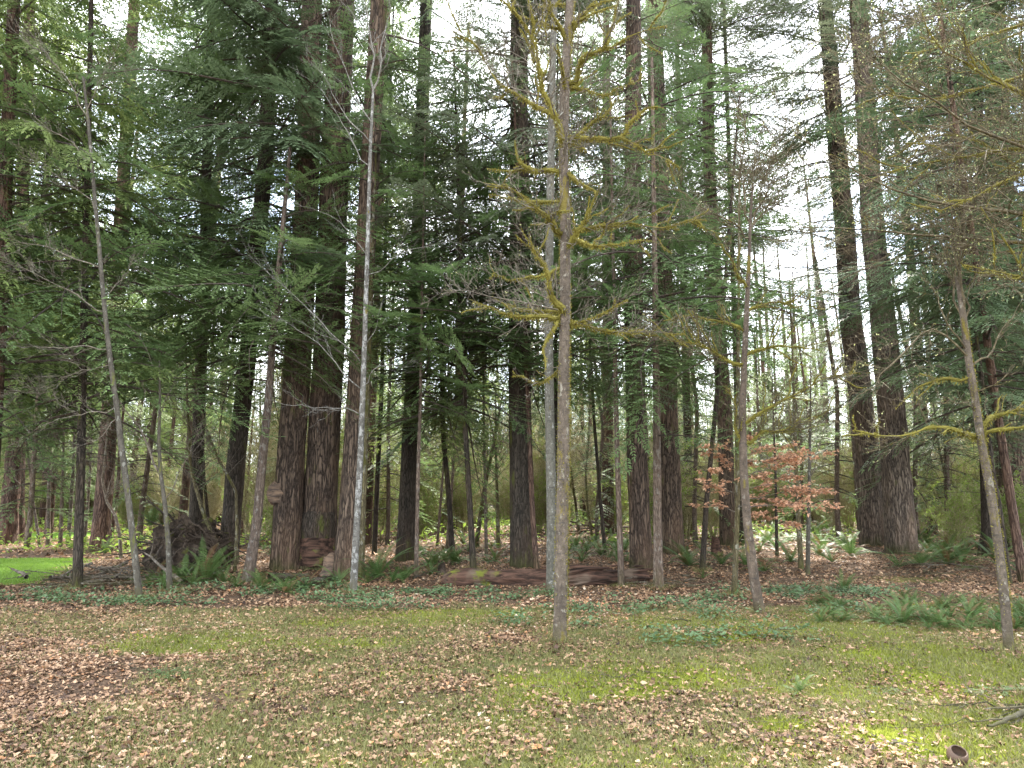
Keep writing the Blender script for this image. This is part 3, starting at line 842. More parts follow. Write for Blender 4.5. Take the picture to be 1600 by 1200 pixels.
E = conifer('cedar_tree', 'broad dark trunk behind the paired grey and mossy stems, drooping boughs above it', [(818, 884), (815, 740), (812, 600), (812, 300)], 40, 28, 'dark_bark',
            [fir(5.6, 99, 9, 3.6, mat='grey_needles'), hem(5.0, 8, 7, 2.8, (-120, 70))], 'conifer', BIG, dead=(3.5, 6, 10, 1.5), seed=5, flare=.25)
F_ = conifer('fir_tree', 'furrowed grey fir trunk at the right end of the rotten log', [(1003, 890), (995, 700), (990, 500), (989, 250), (990, 0)], 34, 35, 'fir_bark',
             [hem(6.3, 12, 4.0, 3.0), fir(13, 99, 1.8, 3.0)], 'conifer', BIG, dead=(4, 9, 14, 1.3), seed=6, flare=.3)
G_ = conifer('fir_tree', 'stout dark fir trunk with a mossy lit right edge, behind a slim brown stem', [(1050, 862), (1045, 700), (1040, 560), (1031, 300), (1022, 30)], 36, 38, 'fir_bark',
             [hem(7.5, 15, 3.4, 3.4), fir(15, 99, 2, 3.0), hem(5.5, 9, 4, 2.8, (-60, 70))], 'conifer', BIG, dead=(4, 9, 14, 1.6), seed=7, flare=.3)
H_ = conifer('fir_tree', 'grey brown fir trunk half hidden by orange beech leaves', [(1138, 852), (1132, 640), (1117, 440), (1108, 250), (1104, 30)], 25, 36, 'fir_bark',
             [fir(9, 99, 7, 3.4, mat='grey_needles'), hem(7, 12, 3.5, 2.5, (-100, 90))], 'conifer', BIG, dead=(7, 20, 46, 2.0), seed=8, flare=.3)
I_ = conifer('fir_tree', 'right one of the twin great trunks, deeply furrowed, on the shaded right side', [(1410, 864), (1401, 750), (1390, 604), (1377, 480), (1363, 354), (1355, 208), (1347, 83)], 44, 27, 'grey_fir_bark',
             [fir(14, 99, 2.6, 4.2, (10, 70), mat='grey_needles'), fir(8.5, 14, 2.4, 3.0, (0, 50))], 'conifer', BIG, dead=(5, 16, 36, 2.6), seed=9, flare=.25)
J_ = conifer('fir_tree', 'left one of the twin great trunks, slightly thinner, leaning left as it rises', [(1368, 852), (1354, 708), (1340, 583), (1328, 496), (1320, 354), (1308, 233), (1296, 83)], 40, 27, 'grey_fir_bark',
             [fir(14, 99, 5, 4.0, (195, 60), mat='grey_needles'), fir(8.5, 14, 2.6, 3.0, (190, 45), mat='grey_needles')], 'conifer', BIG, dead=(5, 22, 60, 2.8), seed=10, flare=.25)
K_ = conifer('fir_tree', 'dark leaning trunk between the root mound and the pale knotty stem', [(357, 882), (368, 729), (383, 600), (394, 480), (415, 250), (424, 0)], 29, 32, 'dark_bark',
             [fir(6.6, 99, 7, 3.8), hem(5.2, 8, 6, 2.8, (-100, 60))], 'conifer', BIG, dead=(3, 7, 14, 1.5), seed=11, flare=.3)
L_ = conifer('fir_tree', 'dark trunk rising out of the root mound', [(305, 850), (308, 740), (312, 620), (318, 480), (322, 300)], 20, 27, 'dark_bark',
             [hem(4.6, 99, 9, 3.2)], 'conifer', BIG, Y=17.5, dead=(2.6, 5, 14, 1.5), seed=12, flare=.8)
N_ = conifer('fir_tree', 'stout brown trunk with a flared base beside red split stems, far left', [(155, 862), (165, 740), (178, 560), (186, 400)], 26, 33, 'red_bark',
             [ced(6.5, 99, 5.5, 3.4), fir(6, 12, 3, 3.2)], 'conifer', BIG, dead=(4, 8, 20, 2.0), seed=13, flare=.7)
M_ = conifer('cedar_tree', 'reddish cedar trunk cut off by the left edge of the view', [(-24, 905), (-8, 620), (3, 420), (10, 250)], 26, 26, 'red_bark',
             [ced(4.3, 99, 8.5, 3.2), hem(3.6, 9, 2.5, 2.2, (-20, 50))], 'conifer', BIG, Y=13.2, dead=(2.4, 5, 10, 1.6), seed=14, flare=.4)
BB = conifer('spruce_tree', 'slim dark straight trunk standing before the bright lawn, with bare grey limbs', [(121, 920), (126, 720), (130, 560), (134, 380)], 14, 15, 'dark_bark',
             [hem(3.9, 99, 7.0, 2.7), hem(2.9, 4.5, 3, 1.8, (140, 40), mat='grey_needles')], 'conifer', None, dead=(2.2, 4.6, 34, 2.0), seed=15, flare=.5)
R_ = conifer('young_fir', 'pale knotty leaning trunk with a dark red foot, beside the burled trunk', [(386, 912), (401, 820), (410, 720), (420, 620), (427, 520)], 17, 9, 'pale_bark',
             [hem(5.2, 99, 6.5, 2.6), hem(4.6, 6.5, 4, 2.2, (-70, 60))], 'conifer', None, dead=(3, 6, 12, 1.0), seed=16, flare=.7)
U1 = conifer('young_hemlock', 'slim pale brown stem in front of the rotten log', [(971, 918), (967, 792), (962, 617), (960, 480)], 10, 9.5, 'slim_bark',
             [hem(4.6, 99, 6, 1.9)], 'conifer', None, dead=(1.6, 5, 16, .8), seed=17, flare=.5)
U2 = conifer('young_hemlock', 'straight brown stem just left of the stout dark trunk with the mossy edge', [(1029, 920), (1027, 792), (1026, 620), (1023, 420)], 15, 10.5, 'slim_bark',
             [hem(4.9, 99, 7, 2.6), hem(4.2, 6.2, 4, 2.2, (-140, 50)), hem(2.6, 4.4, 1.6, 1.5, (-120, 60))], 'conifer', None, dead=(2, 5.5, 14, 1.0), seed=18, flare=.45)
V_ = conifer('young_hemlock', 'dark slanting stem crossing the left side of the orange beech', [(1097, 893), (1104, 783), (1119, 633), (1130, 480)], 9, 11, 'dark_bark',
             [hem(5.0, 99, 6, 2.0)], 'conifer', None, dead=(2, 5, 10, 1.1), seed=19, flare=.4)
T1 = conifer('young_hemlock', 'thin dark stem curving behind the small stump, bright drooping sprays above', [(708, 876), (700, 760), (692, 675), (690, 560)], 9, 11, 'dark_bark',
             [hem(4.1, 99, 11, 2.6, mat='light_needles')], 'conifer', None, dead=(1.8, 4, 10, .8), seed=20)
T2 = conifer('young_hemlock', 'blackish thin stem standing on the left end of the mossy log', [(740, 892), (733, 770), (727, 667), (724, 520)], 10, 12, 'dark_bark',
             [hem(4.0, 99, 10, 2.7)], 'conifer', None, dead=(1.8, 4, 10, .9), seed=21)
T3 = conifer('young_hemlock', 'thin stem close to the right of the lone dark fir', [(650, 902), (653, 750), (657, 620), (659, 480)], 7, 10, 'slim_bark',
             [hem(4.0, 99, 6.5, 2.0)], 'conifer', None, dead=(1.5, 4, 12, .7), seed=22)
T4 = conifer('young_hemlock', 'dark stem with a mossy lit edge right of the white birch', [(563, 905), (568, 760), (574, 620), (580, 420)], 11, 15, 'olive_bark',
             [hem(5.6, 99, 5.5, 2.2)], 'conifer', None, dead=(3, 8, 14, 1.0), seed=23)
T5 = conifer('young_hemlock', 'slender dark trunk midway between the birch and the lone dark fir', [(585, 868), (590, 740), (596, 625), (602, 400)], 8, 17, 'dark_bark',
             [hem(6.5, 99, 5.5, 2.2)], 'conifer', None, dead=(3, 12, 24, 1.2), seed=24)
T6 = conifer('young_hemlock', 'slim reddish stem hugging the right side of the broad dark trunk', [(838, 888), (830, 760), (826, 650), (822, 560)], 9, 12, 'red_bark',
             [hem(4.8, 99, 6, 2.2)], 'conifer', None, Y=15.6, dead=(3, 5, 6, .9), seed=25)
T7 = conifer('young_hemlock', 'black stem glimpsed between the grey trunk and the mossy trunk', [(866, 890), (867, 760), (868, 600)], 8, 13, 'dark_bark',
             [hem(6.0, 99, 5, 2.2)], 'conifer', None, Y=16.2, dead=(3, 7, 10, 1.0), seed=26)
T8 = conifer('young_hemlock', 'thin black leaning stem in the bright gap right of the mossy trunk', [(946, 868), (938, 780), (929, 667), (922, 540)], 6, 12, 'dark_bark',
             [hem(6.5, 99, 5, 2.2)], 'conifer', None, dead=(3, 7, 16, 1.2), seed=27)
T9 = conifer('young_hemlock', 'short mossy stem close to the left of the scaly beech side trunk', [(1147, 930), (1150, 862), (1153, 780), (1152, 690)], 9, 7.5, 'olive_bark',
             [hem(4.6, 99, 4, 1.4)], 'conifer', None, dead=(1.5, 4.5, 12, .9), seed=28)
Q_ = conifer('young_fir', 'straight dark reddish trunk at the right edge behind the lichened stem', [(1600, 912), (1581, 792), (1554, 617), (1535, 480)], 14, 16, 'red_bark',
             [fir(4.6, 99, 6, 3.2), ], 'conifer', None, dead=(2.5, 5, 14, 1.2), seed=29, flare=.3)
Q2 = conifer('young_fir', 'dark thin stem close behind the lichened stem on the right', [(1577, 912), (1563, 800), (1550, 733), (1540, 640)], 8, 10, 'dark_bark',
             [fir(4.2, 99, 5, 2.2)], 'conifer', None, dead=(2, 4, 12, 1.0), seed=30)
S_ = conifer('fir_tree', 'dark layered fir filling the shade right of the twin great trunks', [(1545, 868), (1538, 600), (1534, 400)], 20, 24, 'dark_bark',
             [hem(3.4, 99, 16, 3.1, mat='fir_needles', pitch=-8)], 'conifer', BIG, Y=18.5, dead=(1.5, 4, 16, 2.0), seed=31, flare=.4)
S2 = conifer('fir_tree', 'massive dark trunk high up near the top right corner', [(1585, 868), (1572, 500), (1556, 90), (1552, 0)], 44, 40, 'fir_bark',
             [fir(7.5, 99, 4.5, 4.5, mat='grey_needles')], 'conifer', BIG, Y=22, dead=(5, 12, 20, 2.0), seed=32, flare=.3)
P_ = conifer('fir_tree', 'pale reddish trunk far back in the gap left of the furrowed grey fir', [(950, 838), (950, 690), (949, 500)], 19, 38, 'red_bark',
             [fir(9, 99, 3.6, 3.8, mat='light_needles')], 'conifer', BIG, Y=31, dead=(4, 12, 20, 2.0), seed=33, flare=.3)
H2 = conifer('fir_tree', 'dark trunk directly behind the scaly stem and beech leaves', [(1160, 852), (1152, 640), (1146, 450)], 10, 27, 'dark_bark',
             [hem(8, 99, 4, 2.6, mat='grey_needles')], 'conifer', BIG, Y=24, dead=(5, 14, 30, 2.0), seed=34, flare=.3)
G2 = conifer('fir_tree', 'dark trunk in the pale brush right of the stout trunk with the mossy edge', [(1078, 835), (1076, 740), (1072, 600)], 14, 30, 'dark_bark',
             [fir(6.5, 99, 4.5, 3.4, mat='grey_needles')], 'conifer', BIG, Y=30, dead=(3, 8, 40, 2.4), seed=35, flare=.3)
W1 = conifer('cedar_tree', 'larger of the two ribbed cedar trunks at the far left beyond the lawn', [(13, 842), (20, 740), (24, 600)], 24, 32, 'red_bark',
             [ced(6.0, 99, 6, 4.0)], 'conifer', BIG, Y=26, dead=(3, 6, 10, 2.0), seed=36, flare=.7, furrow=.12)
W2 = conifer('cedar_tree', 'smaller of the two ribbed cedar trunks at the far left beyond the lawn', [(30, 838), (31, 740), (33, 600)], 16, 30, 'red_bark',
             [ced(6.0, 99, 5, 4.0)], 'conifer', BIG, Y=27.5, dead=(3, 6, 10, 2.0), seed=37, flare=.7, furrow=.12)
X1 = conifer('cedar_tree', 'red barked leaning trunk behind the root mound', [(283, 830), (290, 760), (298, 680), (310, 560)], 13, 30, 'red_bark',
             [hem(7.5, 99, 4.5, 3.6)], 'conifer', BIG, Y=27, dead=(4, 8, 10, 1.5), seed=38)
X2 = conifer('cedar_tree', 'reddish cedar stem in the gap right of the birch, behind the slim dark stems', [(573, 860), (577, 767), (582, 640)], 13, 28, 'red_bark',
             [ced(8, 99, 4, 3.0)], 'conifer', BIG, Y=24, seed=39)

# ------------------------------------------------------------------ broadleaf trees, bare in early spring
def moss_on(g, P, R, rng, per_m, length, sleeve=1.0, gap=.36, hang=.3):
    """moss on branches: a lumpy sleeve and many small tufts, denser on the upper side, with bare gaps"""
    n = len(P)
    for i in range(n):
        L = float(np.linalg.norm(np.diff(P[i], axis=0), axis=1).sum())
        if L < .05: continue
        K = max(6, int(L / .03))
        p = resample(P[i], K)
        r = np.interp(np.linspace(0, 1, K), np.linspace(0, 1, P.shape[1]), R[i])
        s = np.linspace(0, L, K)
        am = smooth(gap - .1, gap + .22, fbm(s * 3.1 + i * 9.3, s * 0 + i * 3.7, None, 3, 60))
        lump = vnoise(s * 14 + i, s * 0, None, 5)
        tubes(g, (p + np.array([0, 0, .004]))[None], ((r * (1.04 + .2 * lump) + .009 * am * (.2 + 1.3 * lump) * (1.25 - .8 * s / L)) * sleeve)[None], 7, [.35])
        m = int(L * per_m)
        k = rng.integers(0, K, m * 2)
        k = k[rng.random(len(k)) < am[k] + .04][:m]
        m = len(k)
        a = rng.uniform(0, 6.28, m)
        T = norm(np.gradient(p, axis=0))[k]
        U = norm(np.cross(T, np.where(np.abs(T[:, 2:]) > .85, [[1., 0, 0]], [[0, 0, 1.]]))); W = np.cross(U, T)
        d = U * np.cos(a)[:, None] + W * np.sin(a)[:, None]
        b = p[k] + d * (r[k] * .9)[:, None] + rng.normal(0, .006, (m, 3))
        ln = length * rng.uniform(.3, 1.25, m) * (1.15 - .75 * s[k] / L) * (1 + hang * 2.2 * (d[:, 2] < -.3) * (rng.random(m) < .3))
        dd = norm(d * 1.0 + rng.normal(0, .55, (m, 3)) + np.array([[0, 0, .15]]) - np.array([[0, 0, 1.1]]) * (d[:, 2:] < -.2))
        w = norm(np.cross(dd, rng.normal(0, 1, (m, 3)))) * (.0042 * rng.uniform(.6, 1.5, m))[:, None]
        tip = b + dd * ln[:, None]
        mid = b + dd * (ln * .5)[:, None]
        g.add(np.stack([b, mid + w, tip, mid - w], 1).reshape(-1, 3), np.arange(m * 4).reshape(m, 4), np.repeat(np.clip(rng.normal(.6, .25, m), 0, 1), 4))

def leafy(g, P, per, size, rng, flat=.7, t0=.2, aspect=.62, droop=0.0):
    """leaves set along twigs P (N,K,3)"""
    N, K = P.shape[:2]
    if N == 0: return
    idx = np.repeat(np.arange(N), per); n = len(idx)
    t = rng.uniform(t0, 1, n) * (K - 1); i0 = np.clip(t.astype(int), 0, K - 2); w = (t - i0)[:, None]
    p = P[idx, i0] * (1 - w) + P[idx, i0 + 1] * w
    d = norm(rng.normal(0, 1, (n, 3)) * np.array([1, 1, 1 - flat]) - np.array([[0, 0, droop]]))
    nrm = norm(rng.normal(0, 1, (n, 3)) * np.array([1 - flat, 1 - flat, 1]) + np.array([[0, 0, .3]]))
    s = norm(np.cross(d, nrm))
    l = size * rng.uniform(.6, 1.25, n)
    up = np.cross(s, d) * (l * .12)[:, None]
    q = p + d * (l * .08)[:, None]
    V = np.stack([q, q + d * (l * .5)[:, None] + s * (l * aspect * .5)[:, None] + up, q + d * l[:, None], q + d * (l * .5)[:, None] - s * (l * aspect * .5)[:, None] + up], 1)
    o = np.arange(n)[:, None] * 4
    g.add(V.reshape(-1, 3), np.concatenate([o + [0, 1, 2], o + [0, 2, 3]]), np.repeat(np.clip(rng.normal(.5, .27, n), 0, 1), 4))

def px_branch(pts, Y, dy, base, rng, K=12, wig=.02):
    """a branch followed through photograph points, its depth running from Y to Y+dy"""
    n = len(pts)
    P = np.array([at(p[0], p[1], Y + dy * (i / max(n - 1, 1)) ** .8) for i, p in enumerate(pts)]) - base
    P = resample(P, K)
    L = np.linalg.norm(P[-1] - P[0])
    w_ = rng.normal(0, wig * 1.6, (K - 1, 3)); w_[1:-1] = (w_[:-2] + w_[1:-1] + w_[2:]) / 2.2
    P[1:] += w_ * min(L, 1.5) * .5
    return P

def bare(name, label, cat, px, width, wtop, Htot, bark, branches=(), twig='twig', seed=0, Y=None, group=None, moss=False, auto=None, levels=((7, .15, .5, 48), (4, .2, .55, 45)),
         up=.12, buds=0.0, flare=1.2, trunk_moss=0, sides=18, leaf=None, crown_name='leaves', twig_len=1.0, wig=.05, furrow=.03, lump=.07, twmin=.0024, flat=0.0):
    """branches: (pixel points, base radius m, depth run m, mossy?)"""
    rng = np.random.default_rng(3000 + seed)
    b = ground(px[0][0], px[0][1]) if Y is None else at(px[0][0], px[0][1], Y)
    if Y is not None: b[2] = float(H(b[0], b[1]))
    sc_ = scale_at(b + [0, 0, 1])
    path = trunk_path(b, px[1:], Htot)
    root = empty(name, b, label, cat, group)
    g, P, s, rr = trunk_geo(path, width * sc_ / 2, wtop * sc_ / 2, sides, 150, flare, .15, furrow, 3.0, seed, lump)
    g.build('trunk', M[bark], root, smooth_shade=True)
    zs = P[:, 2]
    def path_at(h): return np.stack([np.interp(h, zs, P[:, k]) for k in range(3)], -1)
    gt = Geo(); Bs, Rs, mossy = [], [], []
    for br in branches:
        pts, r0, dy = br[:3]
        q = px_branch(pts, b[1] + (br[4] if len(br) > 4 else 0), dy, b, rng, wig=.035)
        Bs.append(q); Rs.append(r0 * np.linspace(1, .10, len(q))); mossy.append(len(br) > 3 and br[3])
    if auto:
        n, lo, hi, L, pitch = auto
        h = rng.uniform(lo, hi, n); az = rng.uniform(0, 6.28, n)
        l = L * rng.uniform(.5, 1.1, n) * np.clip((Htot * 1.05 - h) / max(Htot - lo, 1) * 1.3, .2, 1)
        d = np.stack([np.cos(az), np.sin(az), np.tan(np.radians(rng.normal(pitch, 10, n)))], 1); d = norm(d)
        t = np.linspace(0, 1, 12)
        Q = path_at(h)[:, None, :] + d[:, None, :] * (l[:, None] * t)[..., None]
        Q[..., 2] += (l * .15)[:, None] * t ** 2 * rng.normal(.4, .8, (n, 1))
        Q += np.cumsum(rng.normal(0, .012, Q.shape), 1) * l[:, None, None] * t[None, :, None]
        for i in range(n):
            Bs.append(Q[i]); Rs.append(.0085 * l[i] ** .8 * np.linspace(1, .2, 12)); mossy.append(bool(moss) and i % 2 == 0)
    lv = None
    if Bs:
        Bs = np.array(Bs); Rs = np.array(Rs); mossy = np.array(mossy, bool)
        lv = (Bs, Rs, np.arange(len(Bs))); allv = []; own = []
        for (nc, ra, rb, ang) in levels:
            Lr = np.linalg.norm(np.diff(lv[0], axis=1), axis=2).sum(1)
            cnt = np.maximum(1, np.round(1.7 * nc * np.clip(Lr / (1.3 if lv[0] is Bs else .5), .3, 1.8) * rng.uniform(.7, 1.3, len(Lr)))).astype(int)
            c = grow(lv[0], lv[1], cnt, .12, 1.0, (ra * twig_len, rb * twig_len), ang, up, wig, .5, rng, K=6, curl=.25 * (1 - flat), flat=flat)
            c = (c[0], np.maximum(c[1], twmin), np.repeat(lv[2], cnt))
            allv.append(c[0]); own.append(c); lv = c
        limbs = []
        if branches:                                  # every limb a part of its own, its twigs in its mesh
            for i in range(len(Bs)):
                gt = Geo(); tubes(gt, Bs[i:i + 1], Rs[i:i + 1], 7)
                for c in own: tubes(gt, c[0][c[2] == i], c[1][c[2] == i], 3)
                gb = Geo()
                if buds:
                    q = own[-1][0][own[-1][2] == i]
                    leafy(gb, q[rng.random(len(q)) < buds], 2, .022, rng, .2, .6, .6)
                limbs.append(gt.build('branch', M[twig], root, smooth_shade=True, second=(gb, M['bud']) if gb.n else None))
        else:
            tubes(gt, Bs, Rs, 6)
            for c in own: tubes(gt, c[0], c[1], 3)
            gt.build('crown', M[twig], root)
        if moss is not False and (mossy.any()):
            for i in np.flatnonzero(mossy):
                gm = Geo()
                moss_on(gm, Bs[i:i + 1], Rs[i:i + 1], rng, moss, .034)
                q = own[0][0][own[0][2] == i]; q = q[rng.random(len(q)) < .32]
                moss_on(gm, q, np.full(q.shape[:2], .004), rng, moss * .45, .024, .8, .42)
                gm.build('moss', M['moss'], limbs[i])
            gm = Geo()
            if trunk_moss:
                mk = np.linspace(0, len(P) - 1, 60).astype(int)
                n = trunk_moss
                h = rng.uniform(.0, zs[-1] * .85, n); a = rng.uniform(0, 6.28, n)
                keep = rng.random(n) < smooth(.5, .62, fbm(np.cos(a - .3) * 1.6 + 5, h * 1.1, np.sin(a) * 1.6, 4, 71) + .07 * np.cos(a - .2))
                h, a = h[keep], a[keep]; n = len(h)
                r_ = np.interp(h, zs, rr * 1.02)
                d = np.stack([np.cos(a), np.sin(a), 0 * a], 1)
                p = path_at(h) + d * r_[:, None]
                dd = norm(d + rng.normal(0, .5, (n, 3)) - [[0, 0, .3]]); w = norm(np.cross(dd, rng.normal(0, 1, (n, 3)))) * .005
                ln = rng.uniform(.008, .026, n)[:, None]
                gm.add(np.stack([p, p + dd * ln * .5 + w, p + dd * ln, p + dd * ln * .5 - w], 1).reshape(-1, 3), np.arange(n * 4).reshape(n, 4), np.repeat(np.clip(rng.normal(.5, .25, n), 0, 1), 4))
            if gm.n: gm.build('trunk_moss', M['moss'], root)
        if leaf:
            gl = Geo(); leafy(gl, np.concatenate([a[:, [0, 1, 2, 3, 4, 5]] for a in allv]), leaf[0], leaf[1], rng, .75, .15, .62, .25)
            gl.build(crown_name, M[leaf[2]], root)
    return root, b

WALL = 'bare broadleaf trees on the clearing'
bare('mossy_maple', 'pale barked tree with thick golden moss on its crooked branches, nearest to the middle', 'tree',
     [(875, 1007), (877, 900), (880, 750), (881, 600), (883, 480), (883, 330), (880, 240), (883, 120), (891, 0)], 22, 13, 9.5, 'moss_trunk_bark',
     [([(879, 233), (862, 175), (842, 108), (825, 62), (804, 33), (770, -12)], .028, -.5, True),
      ([(836, 98), (832, 50), (831, 0), (830, -30)], .016, -.1, True, -.25),
      ([(883, 133), (912, 104), (946, 75), (975, 58), (1012, 48), (1040, 40)], .021, -.3, True),
      ([(946, 75), (955, 50), (962, 20), (968, -10)], .013, -.1, True, -.15),
      ([(890, 217), (925, 196), (950, 175), (969, 156)], .017, .3, True),
      ([(888, 217), (930, 217), (960, 217), (979, 221), (1021, 240), (1067, 246)], .019, -.4, True),
      ([(971, 214), (990, 185), (1008, 171), (1033, 167)], .013, -.2, True, -.2),
      ([(883, 272), (905, 285), (920, 294), (933, 296)], .017, -.35, True),
      ([(884, 392), (900, 370), (912, 345), (925, 312), (932, 294)], .022, -.3, True),
      ([(884, 372), (912, 358), (975, 354), (1029, 350), (1108, 346)], .015, .4, True),
      ([(885, 376), (910, 381), (933, 390), (983, 381), (1025, 375)], .014, -.5, True),
      ([(882, 368), (868, 352), (854, 342), (833, 325), (808, 300), (785, 291), (758, 288)], .024, -.5, True),
      ([(854, 342), (870, 332), (892, 327)], .012, -.1, True, -.15),
      ([(880, 275), (860, 275), (838, 271), (800, 273), (762, 264)], .017, .3, True),
      ([(838, 271), (820, 258), (806, 240), (803, 222)], .013, .1, True, .1),
      ([(879, 492), (870, 468), (858, 440), (845, 415), (833, 394), (826, 366)], .029, -.45, True),
      ([(881, 497), (860, 498), (840, 497), (800, 495), (765, 482), (735, 468)], .021, -.2, True),
      ([(868, 183), (845, 168), (825, 154), (804, 146), (770, 110), (735, 70), (700, 45)], .016, .5, True),
      ([(886, 504), (910, 510), (937, 517), (992, 521), (1033, 517), (1067, 521)], .014, .5, True),
      ([(880, 498), (866, 508), (852, 535), (848, 556), (856, 575)], .014, -.3, True),
      ([(881, 420), (850, 430), (800, 436), (765, 425)], .008, .6, True),
      ([(887, 60), (905, 30), (925, 0), (940, -30)], .016, .3, True), ([(888, 70), (870, 40), (855, 5), (848, -30)], .018, -.3, True),
      ([(883, 150), (900, 145), (950, 150), (1005, 120)], .01, .5, True), ([(880, 560), (868, 590), (840, 600), (800, 585)], .006, .5, True)],
     'twig', 1, moss=950, auto=(18, 3.4, 8.8, 1.3, 5), levels=((11, .14, .5, 48), (5, .2, .6, 42)), trunk_moss=16000, sides=28, furrow=.06, buds=.12)
bare('grey_alder', 'smooth grey trunk standing just left of the mossy golden limbed tree', 'tree',
     [(862, 930), (862, 800), (859, 650), (857, 500), (860, 300), (863, 130), (866, 0)], 17, 8, 15, 'alder_bark', (), 'twig', 2, group=None,
     auto=(26, 3.6, 13, 2.2, 28), levels=((6, .2, .55, 45), (4, .2, .5, 42)), furrow=.015, lump=.03)
bare('white_birch', 'slim white birch forking into white upswept branches, before the purplish grey trunk', 'tree',
     [(552, 927), (557, 830), (563, 720), (569, 560), (574, 400), (578, 250), (583, 140)], 11.5, 4, 9.6, 'birch_bark',
     [([(583, 140), (576, 70), (570, 0), (566, -40)], .022, .3), ([(583, 140), (597, 80), (608, 20), (616, -30)], .02, -.3),
      ([(581, 192), (550, 125), (529, 75), (504, 0)], .015, -.4), ([(577, 221), (537, 183), (500, 112), (475, 79)], .015, -.6), ([(575, 258), (542, 208), (517, 158), (490, 120)], .012, .3),
      ([(563, 565), (537, 537), (500, 500), (440, 450), (380, 400)], .012, -.9), ([(562, 606), (537, 579), (492, 537), (442, 500), (400, 470)], .012, -.4),
      ([(560, 646), (525, 635), (483, 635), (442, 629), (400, 620)], .009, -.4), ([(566, 604), (583, 585), (608, 577), (660, 570)], .009, -.3),
      ([(572, 430), (620, 400), (690, 380), (750, 390)], .009, -.8), ([(574, 400), (540, 350), (500, 330), (440, 320)], .009, -.5), ([(570, 540), (590, 500), (600, 460)], .007, -.3)],
     'white_twig', 3, twmin=.0017, levels=((4, .15, .45, 34), (2, .2, .5, 34)), furrow=.02, lump=.06)
bare('slender_maple', 'slender crooked grey stem at the left edge of the root mound, bare twigs reaching left', 'tree',
     [(218, 938), (212, 880), (203, 800), (190, 700), (183, 640), (172, 560), (163, 480), (150, 330), (138, 190), (130, 120)], 10.5, 4, 8.6, 'grey_bark',
     [([(179, 637), (142, 646), (96, 658), (42, 679)], .011, -.5), ([(167, 546), (104, 542), (50, 543), (-20, 548)], .012, -.6), ([(142, 250), (83, 200), (25, 167)], .011, -.4),
      ([(154, 417), (83, 387), (0, 371), (-40, 365)], .012, -.5), ([(162, 487), (83, 441), (25, 417), (-20, 400)], .012, -.8), ([(148, 330), (100, 280), (60, 260), (10, 250)], .01, .4),
      ([(135, 180), (100, 120), (60, 60), (30, 0)], .012, -.6), ([(136, 190), (150, 130), (165, 90), (210, 115)], .009, -.3), ([(160, 470), (200, 420), (230, 390)], .008, .4),
      ([(174, 570), (120, 580), (70, 610), (20, 605)], .009, .3), ([(185, 650), (150, 690), (110, 700)], .008, -.4)],
     'twig', 4, levels=((8, .15, .5, 42), (4, .2, .5, 40)), furrow=.04)
bare('young_maple', 'thin dark forked tree with a lit yellow edge, in front of the root mound', 'tree',
     [(265, 926), (263, 850), (258, 790), (251, 740), (248, 690), (250, 620)], 9, 2.5, 4.1, 'grey_bark',
     [([(252, 742), (240, 710), (225, 680), (200, 645), (170, 600), (135, 565)], .02, -.3), ([(258, 780), (280, 740), (300, 690), (330, 650)], .01, .4), ([(250, 650), (270, 600), (290, 570)], .008, .3)],
     'dead_twig', 5, levels=((6, .15, .5, 48), (3, .2, .5, 45)))
bare('scaly_maple', 'scaly brown tree leaning left in front of the orange beech, with yellowish mossy limbs', 'tree',
     [(1188, 963), (1178, 900), (1168, 820), (1162, 740), (1160, 650), (1163, 560), (1167, 480), (1171, 400), (1172, 350), (1176, 290)], 17, 3, 6.2, 'maple_bark',
     [([(1172, 360), (1188, 320), (1200, 270), (1215, 200)], .015, .3), ([(1172, 350), (1162, 290), (1166, 230), (1160, 170)], .014, -.3), ([(1170, 372), (1154, 358), (1108, 329), (1067, 296), (1042, 262)], .014, -.6),
      ([(1172, 355), (1200, 333), (1228, 308), (1260, 290)], .012, .3), ([(1167, 450), (1142, 412), (1133, 387), (1110, 360)], .012, -.4, True), ([(1162, 570), (1117, 550), (1067, 537), (1020, 520)], .014, -.5, True),
      ([(1162, 690), (1199, 675), (1227, 666), (1250, 660), (1300, 648)], .014, .6, True), ([(1161, 665), (1200, 633), (1250, 604), (1300, 590), (1345, 578)], .015, -.5, True),
      ([(1160, 690), (1148, 668), (1150, 640), (1140, 610)], .011, -.2, True), ([(1166, 490), (1200, 470), (1240, 480), (1280, 470)], .011, .4, True), ([(1163, 560), (1200, 540), (1245, 545), (1300, 530)], .012, -.4, True),
      ([(1165, 520), (1130, 500), (1090, 490), (1030, 505)], .01, .4, True), ([(1168, 430), (1210, 410), (1250, 420)], .01, -.5)],
     'olive_twig', 6, moss=420, levels=((15, .15, .5, 46), (6, .2, .55, 42)), furrow=.07, buds=.06, twmin=.0032)
